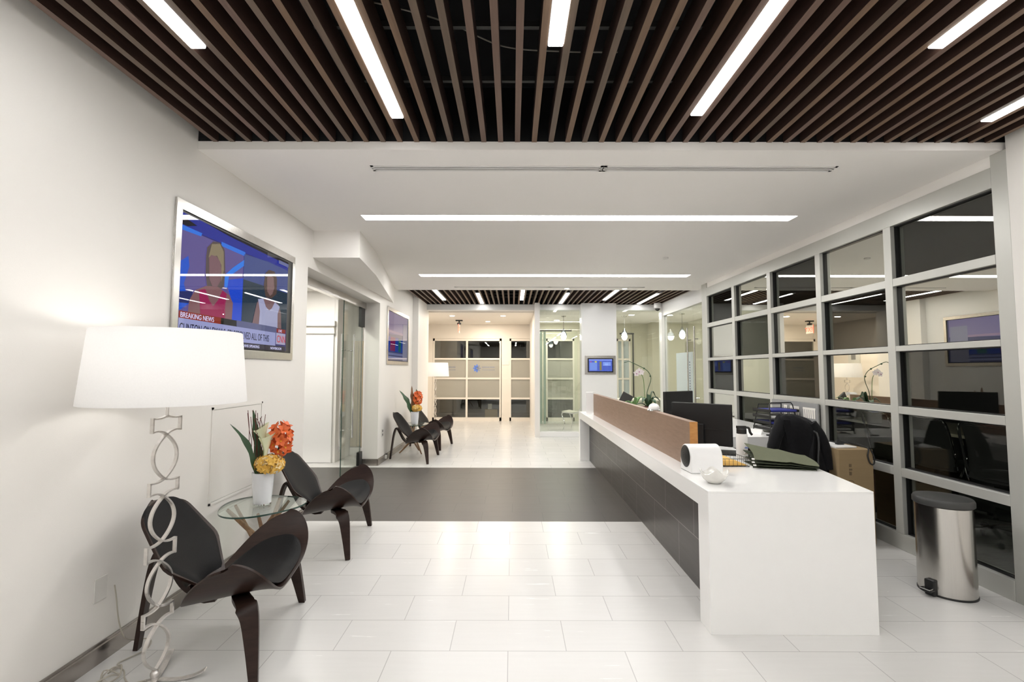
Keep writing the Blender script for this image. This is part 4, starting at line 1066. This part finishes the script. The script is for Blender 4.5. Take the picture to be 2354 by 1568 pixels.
# ------------------------------------------------------------------ reception desk
HT = .776
t = thing('reception_desk', 'long white waterfall reception desk with dark tiled front and wooden screen', 'reception desk', (0, 0, 0))
MB().prism([(1.095, 2.722), (2.02, 2.722), (2.16, 3.65), (1.93, 3.66), (1.93, 7.94), (1.095, 7.94)], HT - .012, HT).build('worktop', W['solid'], t, bevel=.0015)
MB().box(1.095, 1.13, 2.87, 7.8, .668, HT - .012).build('fascia', W['solid'], t)
MB().prism([(1.095, 2.722), (2.02, 2.722), (2.045, 2.872), (1.095, 2.872)], 0, HT - .012).build('end_panel', W['solid'], t, bevel=.0015)
MB().box(1.095, 1.9, 7.80, 7.94, 0, HT - .012).build('end_panel', W['solid'], t, bevel=.0015)
MB().box(1.245, 1.27, 2.87, 7.80, 0, .668).build('tiled_front', W['deskt'], t)
MB().box(1.13, 1.245, 2.87, 7.80, .655, .668).build('soffit_strip', W['solid'], t)
MB().prism([(1.90, 2.87), (2.03, 2.87), (2.15, 3.65), (1.90, 3.65)], .62, HT - .012).box(1.9, 1.93, 3.65, 7.94, .62, HT - .012).build('inner_fascia', W['solid'], t)
MB().box(1.237, 1.292, 3.37, 7.34, HT, 1.092).build('wooden_screen', W['panelw'], t, bevel=.001)
MB().box(1.237, 1.292, 3.366, 3.3705, HT, 1.092).build('screen_edge', W['panele'], t)
t = thing('back_counter', 'white counter along the glazing behind the reception desk', 'counter', (0, 0, 0))
MB().box(1.95, 3.13, 4.93, 5.68, HT - .02, HT).box(2.5, 3.13, 5.68, 7.7, HT - .02, HT).build('worktop', W['solid'], t, bevel=.002)
MB().box(1.95, 3.13, 4.93, 4.95, .665, HT - .02).build('fascia', W['solid'], t)
MB().box(1.97, 3.13, 5.0, 5.6, .06, .665).box(2.55, 3.13, 5.6, 7.7, .0, .665).build('cabinet', W['darkbrown'], t)
MB().box(1.99, 3.11, 5.02, 5.58, 0, .06).build('plinth', W['black'], t)

# things on the desk
def label_printer():
    t = thing('label_printer', 'white barrel-shaped desktop device with a black round side, at the desk front edge', 'printer', (1.275, 3.27, HT), R(3))
    prof = []
    for i in range(25):
        a = math.pi * i / 24; prof.append((-.085 * math.cos(a) * (1 if a < 9 else 1), .095 + .085 * math.sin(a)))
    pts = [(-.088, 0)] + prof + [(.088, 0)]
    m = MB().prism(pts, -.108, .108, 'x')
    m.build('body', W['white'], t, smooth=True, bevel=.006, angle=30)
    c = MB(); c.lathe([(.001, .004), (.066, .004), (.073, .0), (.073, -.006), (.001, -.006)], 36, cap=False)
    o = c.build('speaker_face', W['black'], t, smooth=True); o.matrix_local = Matrix.Translation((-.110, 0, .100)) @ Matrix.Rotation(R(-90), 4, 'Y')
    q = MB()
    for r in (.058, .044, .03, .016): q.lathe([(r - .003, .006), (r, .007), (r + .003, .006)], 32, cap=False)
    o2 = q.build('ridge_rings', W['dgrey'], o, smooth=True)
    MB().box(-.106, .106, -.084, .084, -.0, .006).build('base_plate', W['dgrey'], t)
label_printer()
def bowl():
    def wob(i, a, r, z):
        k = min(1, z / .085); return r * (1 + .08 * k * math.cos(2 * a + .5)), z + .020 * (k ** 2) * math.cos(4 * a + .9)
    prof = [(.001, 0), (.030, 0), (.040, .004), (.062, .024), (.074, .048), (.079, .068), (.074, .071), (.068, .066), (.060, .044), (.045, .022), (.025, .010), (.001, .008)]
    o = MB().lathe(prof, 56, cap=False, wob=wob).build('wavy_bowl', W['ceram'], smooth=True, loc=(1.215, 2.925, HT)); tag(o, 'small pearly bowl with a wavy rim at the near desk corner', 'bowl')
bowl()
def wire_tray():
    t = thing('wire_tray', 'wire letter tray beside the white desktop device', 'letter tray', (1.55, 3.52, HT))
    x, y, h = .115, .12, .055; m = MB()
    for z in (.003, h): m.tube([(-x, -y, z), (x, -y, z), (x, y, z), (-x, y, z)], .0022, 5, closed=True)
    for i in range(9): a = -x + 2 * x * i / 8; m.tube([(a, -y, h), (a, -y, .003), (a, y, .003), (a, y, h)], .0013, 4)
    for i in range(1, 8): a = -y + 2 * y * i / 8; m.tube([(-x, a, h), (-x, a, .003), (x, a, .003), (x, a, h)], .0013, 4)
    m.build('wire_basket', W['dgrey'], t)
    o = MB().prism([(-.108, .006), (.104, .006), (.106, .010), (.02, .044), (-.108, .040)], -.10, .09, 'y').build('manila_envelope', W['envel'], bevel=.002, loc=(1.55, 3.52, HT)); tag(o, 'stack of orange envelopes lying in the wire tray', 'envelope')
wire_tray()
def bottle():
    t = thing('spray_bottle', 'white bottle with a black pump cap behind the olive folders', 'bottle', (1.755, 3.70, HT))
    MB().lathe([(.001, 0), (.038, 0), (.041, .004), (.041, .185), (.036, .193), (.001, .194)], 28, cap=False).build('body', W['paper'], t, smooth=True)
    MB().lathe([(.034, .192), (.036, .196), (.036, .228), (.030, .234), (.001, .236)], 20, cap=True).box(-.035, .030, -.014, .014, .232, .252).tube(spline([(.03, 0, .24), (.052, -.01, .235), (.060, -.01, .205), (.075, -.01, .185)], 4), .009, 8).build('pump_cap', W['black'], t, smooth=True)
    k = MB(); rnd = random.Random(1); x = .002
    for i in range(6):
        k.box(x, x + .004, -.0422, -.0405, .088, .088 + rnd.uniform(.007, .010)); x += .0057
    k.build('lettering', W['logo'], t)
bottle()
def folders():
    cx, cy = 1.90, 3.43
    names = ['topmost olive hanging folder of the pile on the desk', 'second olive hanging folder from the top of the pile on the desk', 'third olive hanging folder from the top of the pile on the desk', 'lowest olive hanging folder of the pile on the desk']
    for q in range(4):
        lv = 3 - q; t = thing('hanging_folder', names[q], 'folder', (cx - .005 * (q % 2), cy + .006 * q, HT), R(-14 + 2.5 * (q % 3)), 'olive hanging folders piled on the desk')
        P = []
        for i in range(17):
            u = i / 16; x = -.20 + .40 * u
            lift = 0
            P.append([(x + .012 * math.sin(j * .5), -.125 + .25 * j / 8, .004 + .008 * lv + (lv / 3) ** 1.2 * ((.018 + .045 * j / 8) * (1 - u) ** 1.3 + .030 * j / 8 + .016 + .010 * math.sin(math.pi * u * 1.5) * (u > .5))) for j in range(9)])
        MB().sheet(P, .004 if q else .003).build('card_cover', W['folder'] if q == 0 else W['folderd'], t, smooth=True, angle=30)
        k = MB()
        z = P[0][0][2]
        for yy in (-.12, .11): MB().box(-.214, -.198, yy - .006, yy + .010, z - .004, z + .004).build('hook_tab', W['paper'], t)
folders()
def monitor(loc, rz, w, h, label, z0=.05):
    t = thing('computer_monitor', label, 'monitor', loc, rz)   # screen faces +y local, back faces -y
    MB().box(-w / 2, w / 2, -.022, .012, z0, z0 + h).build('housing', W['black'], t, bevel=.006)
    MB().box(-w / 2 + .01, w / 2 - .01, .012, .014, z0 + .015, z0 + h - .015).build('screen', W['dgrey'], t)
    MB().box(-w / 2 + .004, w / 2 - .004, -.025, -.021, z0 + h * .385, z0 + h * .39).build('seam', W['dgrey'], t)
    MB().box(-.035, .035, -.045, -.022, .01, z0 + h * .5).build('stand_neck', W['black'], t, bevel=.004)
    MB().box(-.12, .12, -.11, .09, 0, .010).build('stand_base', W['black'], t, bevel=.003)
    return t
mt = monitor((1.615, 4.125, HT), math.atan2(-.35, .37), .51, .345, 'large black all-in-one monitor seen from behind, above the wooden screen')
k = MB().tube(spline([(-.12, -.03, .12), (-.10, -.05, .16), (-.06, -.05, .19), (-.035, -.035, .195)], 4), .003, 6).build('cable', W['dgrey'], mt, smooth=True)
MB().box(-.045, .0, -.040, -.024, .188, .205).build('blue_plug', W['bluel'], mt, bevel=.002)
monitor((1.72, 5.0, HT), R(35), .46, .33, 'second black monitor partly hidden behind the large one', .13)
o = MB().box(-.075, .075, -.20, .20, 0, .018).box(-.07, .07, -.19, .19, .018, .024).build('keyboard', W['black'], bevel=.003, loc=(1.70, 3.93, HT)); o.rotation_euler = (0, 0, R(70)); tag(o, 'black keyboard lying under the large monitor', 'keyboard')
# dome bell on the wooden screen top
t = thing('silver_dome', 'small white and silver dome resting on top of the wooden screen', 'desk bell', (1.265, 4.30, 1.092))
MB().lathe([(.001, 0), (.058, 0), (.060, .006), (.055, .014), (.001, .014)], 32, cap=False).build('base_ring', W['chrome'], t, smooth=True)
MB().lathe([(.050, .014), (.048, .032), (.038, .052), (.022, .062), (.001, .065)], 32, cap=False).build('dome', W['paper'], t, smooth=True)
# white acrylic stand at the far end of the screen
t = thing('leaflet_stand', 'glossy white leaflet stand at the far end of the desk', 'leaflet stand', (1.19, 7.42, HT))
MB().box(-.055, .055, -.02, .0, 0, .335).box(-.07, .10, -.03, .06, 0, .01).build('stand', W['white'], t, bevel=.003)
MB().box(-.045, .10, .0, .012, .30, .345).build('leaflets', W['paper'], t)
# phone with raised display
t = thing('desk_phone', 'black desk phone with a raised display near the far end of the desk', 'phone', (1.60, 7.0, HT), R(-25))
MB().prism([(-.10, 0), (.10, 0), (.10, .03), (-.02, .07), (-.10, .08)], -.11, .11, 'y').build('body', W['black'], t, bevel=.004)
MB().box(-.08, .08, -.012, .012, .0, .15, Matrix.Translation((.02, 0, .20)) @ Matrix.Rotation(R(28), 4, 'Y')).tube([(0, 0, .06), (.02, 0, .24)], .014, 8).build('raised_display', W['dgrey'], t, bevel=.004)
MB().box(-.11, .11, -.15, -.115, .03, .065).build('handset', W['black'], t, bevel=.01)
# orchid
def orchid():
    t = thing('potted_orchid', 'white orchid with long arching stems in a pale square pot on the desk', 'potted plant', (1.78, 6.3, HT))
    MB().prism([(-.095, -.095), (.095, -.095), (.095, .095), (-.095, .095)], 0, .195).build('pot', W['ceram'], t, bevel=.006)
    MB().box(-.085, .085, -.085, .085, .195, .203).build('soil', W['twig'], t)
    for i, (a, L, up) in enumerate(((.2, .17, .13), (1.1, .12, .16), (2.9, .18, .05), (-1.2, .16, .10), (3.8, .13, .12), (.0, .1, .2))):
        c, s = math.cos(a), math.sin(a); sp = spline([(0, 0, .19), (c * L * .5, s * L * .5, .19 + up), (c * L, s * L, .17 + up * .75)], 5); P = []
        for j, p in enumerate(sp):
            u = j / (len(sp) - 1); ww = .032 * math.sin(math.pi * min(.96, .15 + u * .8)); P.append([p + Vector((-s * k * ww, c * k * ww, abs(k) * ww * .4)) for k in (-1, -.5, 0, .5, 1)])
        MB().sheet(P, .003).build('leaf', W['green1'], t, smooth=True)
    s1 = [(-.02, 0, .19), (-.015, 0, .38), (.03, 0, .52), (.035, 0, .60), (-.02, 0, .68), (-.14, 0, .745), (-.24, 0, .79), (-.28, 0, .785), (-.31, 0, .78)]
    MB().tube(spline(s1, 6), .0045, 6).sphere((.03, 0, .60), .012, 5).sphere((-.05, 0, .70), .012, 5).sphere((-.19, 0, .765), .012, 5).build('stem', W['green1'], t, smooth=True)
    s2 = [(-.04, 0, .19), (-.05, 0, .42), (-.06, 0, .55), (-.085, 0, .62), (-.13, 0, .655)]
    MB().tube(spline(s2, 6), .004, 6).build('stem', W['green2'], t, smooth=True)
    m = MB()
    for cc in ((-.12, -.01, .665), (-.155, -.01, .635), (-.09, -.01, .65)):
        for q in range(5): a = q * 1.257 + .3; petal(m, cc, (math.cos(a), -.25, math.sin(a)), (0, -1, 0), .042, .036, .1, 4)
    m.build('flower', W['petalw'], t, smooth=True, merge=False)
    m = MB(); petal(m, (-.155, -.02, .635), (0, -1, -.4), (0, 0, 1), .022, .018, .3, 3); petal(m, (-.12, -.02, .66), (0, -1, -.4), (0, 0, 1), .02, .016, .3, 3); m.build('flower_lip', W['petalp'], t, smooth=True, merge=False)
orchid()
t = thing('potted_plant', 'small leafy green plant beside the phone on the desk', 'potted plant', (1.70, 6.75, HT))
MB().lathe([(.001, 0), (.05, 0), (.062, .11), (.055, .11), (.001, .10)], 20, cap=False).build('pot', W['paper'], t, smooth=True)
for i in range(9):
    a = i * 2.4; L = .06 + .05 * (i % 3); c, s = math.cos(a), math.sin(a); sp = spline([(0, 0, .10), (c * L * .6, s * L * .6, .10 + L * 1.2), (c * L * 1.2, s * L * 1.2, .12 + L)], 4); P = []
    for j, p in enumerate(sp):
        ww = .022 * math.sin(math.pi * min(.96, .1 + j / (len(sp) - 1) * .85)); P.append([p + Vector((-s * k * ww, c * k * ww, abs(k) * ww * .3)) for k in (-1, 0, 1)])
    MB().sheet(P, .002).build('leaf', W['green2'], t, smooth=True)
o = MB().box(-.15, .15, -.11, .11, 0, .13).box(-.155, .155, -.115, .115, .13, .145).build('archive_box', W['cream'], bevel=.004, loc=(1.62, 5.6, HT)); tag(o, 'low cream box behind the wooden screen, in front of the orchid', 'box')

# back counter things
def tray_stack():
    t = thing('file_tray', 'black wire file organiser with stacked trays on the back counter', 'file tray', (2.92, 5.35, HT), R(8))
    w, d = .17, .15; m = MB()
    for lv in range(4):
        z = .03 + .065 * lv
        k = MB().box(-w, w, -d, d, z, z + .004)
        k.box(-w, w, d - .004, d, z, z + .03).box(-w, -w + .004, -d, d, z, z + .03).box(w - .004, w, -d, d, z, z + .03); k.build('tray', W['black'], t)
    MB().tube([(-w, -d, 0), (-w + .03, -d + .06, .30), (-w + .05, -d + .06, .325), (w - .05, -d + .06, .325), (w - .03, -d + .06, .30), (w, -d, 0)], .006, 8).tube([(-w, d, 0), (-w + .03, d - .06, .30), (w - .03, d - .06, .30), (w, d, 0)], .006, 8).build('wire_frame', W['black'], t, smooth=True)
    labs = ['bottom paper stack in the black file organiser', 'blue folder low in the black file organiser', 'paper stack in the middle of the black file organiser', 'blue folder on the top tray of the file organiser']
    for lv in range(4):
        z = HT + .035 + .065 * lv
        o = MB().box(-.14, .15, -.14, .12, 0, .022).build('paper_stack', W['bluep'] if lv in (1, 3) else W['paper'], bevel=.002, loc=(2.92, 5.35, z)); o.rotation_euler = (0, 0, R(8)); tag(o, labs[lv], 'papers', 'papers in the file organiser')
tray_stack()
o = MB().prism([(-.03, 0), (.03, 0), (.0, .05)], -.11, .11, 'y').build('folded_card_stand', W['paper'], bevel=.001, loc=(2.60, 5.22, HT)); o.rotation_euler = (0, 0, R(30)); tag(o, 'white folded paper tent on the back counter', 'card')
o = MB().box(-.04, .04, -.012, .012, 0, .014).build('stapler', W['black'], bevel=.003, loc=(2.68, 5.02, HT)); tag(o, 'tiny black clip at the counter edge', 'clip')

# ------------------------------------------------------------------ staff chair with jacket
sc_ = office_chair('office_chair', 'dark office chair behind the desk under a black jacket', None, (2.36, 4.22, 0), R(215), fm=W['black'])
sc_.scale = (.9, .9, .94); sc_.location = (2.32, 4.20, 0)
def jacket():
    t = thing('jacket', 'black suit jacket hung over the office chair behind the desk', 'jacket', (2.52, 4.32, 0), R(-8))
    rows = [(1.055, .055, .03, -.075), (1.04, .10, .06, -.04), (1.01, .155, .085, 0), (.95, .175, .10, .01), (.86, .185, .11, .02), (.75, .20, .12, .03), (.64, .215, .125, .04), (.54, .225, .125, .045), (.46, .225, .12, .045)]
    rows.sort(); n = 64; prof = []
    m = MB(); vs = []
    for i, (z, hw, hd, ox) in enumerate(rows):
        for k in range(n):
            a = 2 * math.pi * k / n; fold = 1 + .07 * math.sin(7 * a + z * 4) * min(1, (1.06 - z) * 4) + .03 * math.sin(13 * a)
            ce = math.copysign(abs(math.cos(a)) ** .8, math.cos(a)); se = math.copysign(abs(math.sin(a)) ** .8, math.sin(a))
            vs.append((ox + hw * ce * fold, hd * se * fold, z + .012 * math.sin(3 * a)))
    N = len(rows); fs = [(i * n + k, i * n + (k + 1) % n, (i + 1) * n + (k + 1) % n, (i + 1) * n + k) for i in range(N - 1) for k in range(n)] + [tuple((N - 1) * n + k for k in range(n)), tuple(range(n))[::-1]]
    m.add(vs, fs).build('body', W['jacket'], t, smooth=True, subd=1, angle=80)
    MB().tube(spline([(-.11, -.03, .99), (-.17, -.06, .88), (-.215, -.08, .76), (-.235, -.09, .66)], 5), [.055] * 5 + [.05] * 5 + [.045] * 6, 14).build('sleeve', W['jacket'], t, smooth=True)
    MB().tube(spline([(.12, -.03, .98), (.19, -.05, .86), (.22, -.07, .72), (.235, -.07, .60)], 5), [.055] * 5 + [.052] * 5 + [.047] * 6, 14).build('sleeve', W['jacket'], t, smooth=True)
    P = [[(-.13 + .05 * u + .05 * v, -.105 - .01 * v, 1.02 - .30 * u) for v in (0, .5, 1)] for u in [i / 6 for i in range(7)]]
    MB().sheet(P, .008).build('lapel', W['jacket'], t, smooth=True)
jacket()
# cardboard box by the glazing
t = thing('cardboard_box', 'tall brown cardboard box standing by the glazing behind the desk', 'box', (2.905, 4.32, 0))
MB().box(-.145, .145, -.22, .22, 0, .785).build('carton', W['card'], t, bevel=.003)
MB().box(-.146, .146, -.002, .002, .783, .787).build('flap_seam', W['cardp'], t)
k = MB()
q = [(.03 * math.cos(a), .03 * math.sin(a)) for a in [2 * math.pi * i / 24 for i in range(24)]]; q2 = [(p[0] * .8, p[1] * .8) for p in q]
vs = [(p[0] - .05, -.2212, p[1] + .50) for p in q] + [(p[0] - .05, -.2212, p[1] + .50) for p in q2]
k.add(vs, [(i, (i + 1) % 24, 24 + (i + 1) % 24, 24 + i) for i in range(24)])
k.box(-.06, -.04, -.222, -.22, .57, .60).box(-.06, -.035, -.222, -.22, .61, .625).box(-.06, -.04, -.222, -.22, .64, .665)
k.build('printed_marks', W['cardp'], t)
o = MB().box(-.11, .09, -.14, .14, 0, .012).build('paper_stack', W['paper'], bevel=.001, loc=(2.86, 4.30, .787)); o.rotation_euler = (0, 0, R(8)); tag(o, 'white papers lying on the cardboard box', 'papers')
pts = [(-.10, .02, .012), (-.05, .05, .02), (-.01, .0, .012), (.03, .04, .025), (.06, -.02, .012), (.02, -.06, .02), (-.04, -.03, .015), (.0, .03, .03), (.06, .02, .018), (.10, -.06, .012), (.11, -.14, .005), (.115, -.188, -.01), (.10, -.20, -.07), (.12, -.20, -.13), (.15, -.20, -.13), (.15, -.20, -.07), (.13, -.192, -.01)]
o = MB().tube(spline(pts, 6), .006, 6).box(-.03, .03, -.015, .015, .0, .025).build('black_cable', W['black'], smooth=True, loc=(2.90, 4.29, .80)); tag(o, 'tangled black cable with a loop hanging off the cardboard box', 'cable')

# ------------------------------------------------------------------ waste bin
t = thing('pedal_bin', 'stainless steel pedal bin with black lid in front of the glazing', 'waste bin', (2.865, 3.245, 0), R(-72))
rB = .152
MB().lathe([(.001, .004), (rB - .004, .004), (rB, .010), (rB, .565), (rB - .004, .57), (.001, .57)], 64, cap=False, sx=1.0, sy=.97).build('body', W['binst'], t, smooth=True, angle=30)
MB().lathe([(.001, 0), (rB + .003, 0), (rB + .003, .012), (.001, .012)], 64, cap=False, sy=.97).build('base_ring', W['black'], t, smooth=True, angle=30)
MB().lathe([(rB + .004, .568), (rB + .010, .574), (rB + .010, .602), (rB + .002, .616), (rB * .6, .628), (.001, .632)], 64, sy=.97).build('lid', W['dgrey'], t, smooth=True, angle=30)
MB().box(-.05, .05, rB - .02, rB + .045, .48, .605).build('hinge', W['dgrey'], t, bevel=.015)
MB().prism([(-.035, -rB - .06), (.035, -rB - .06), (.028, -rB + .01), (-.028, -rB + .01)], .030, .045).box(-.03, .03, -rB - .02, -rB + .01, .0, .10).build('pedal', W['black'], t, bevel=.008)
MB().prism([(-.03, -rB - .065), (.03, -rB - .065), (.025, -rB - .02), (-.025, -rB - .02)], .045, .052).build('pedal_tread', W['chrome'], t, bevel=.002)

# ------------------------------------------------------------------ world, colour
w = bpy.data.worlds.new('world'); SC.world = w; w.use_nodes = True
w.node_tree.nodes['Background'].inputs[0].default_value = (.05, .06, .08, 1); w.node_tree.nodes['Background'].inputs[1].default_value = .05
vs_ = SC.view_settings; vs_.view_transform = 'Standard'; vs_.look = 'None'; vs_.gamma = 1; vs_.use_curve_mapping = False; vs_.exposure = 1.0
cy = SC.cycles
cy.use_denoising = True
cy.use_adaptive_sampling = True; cy.adaptive_threshold = .08; cy.max_bounces = 7; cy.diffuse_bounces = 4; cy.glossy_bounces = 4; cy.transparent_max_bounces = 12; cy.transmission_bounces = 4
cy.sample_clamp_indirect = 6; cy.caustics_reflective = False; cy.caustics_refractive = False
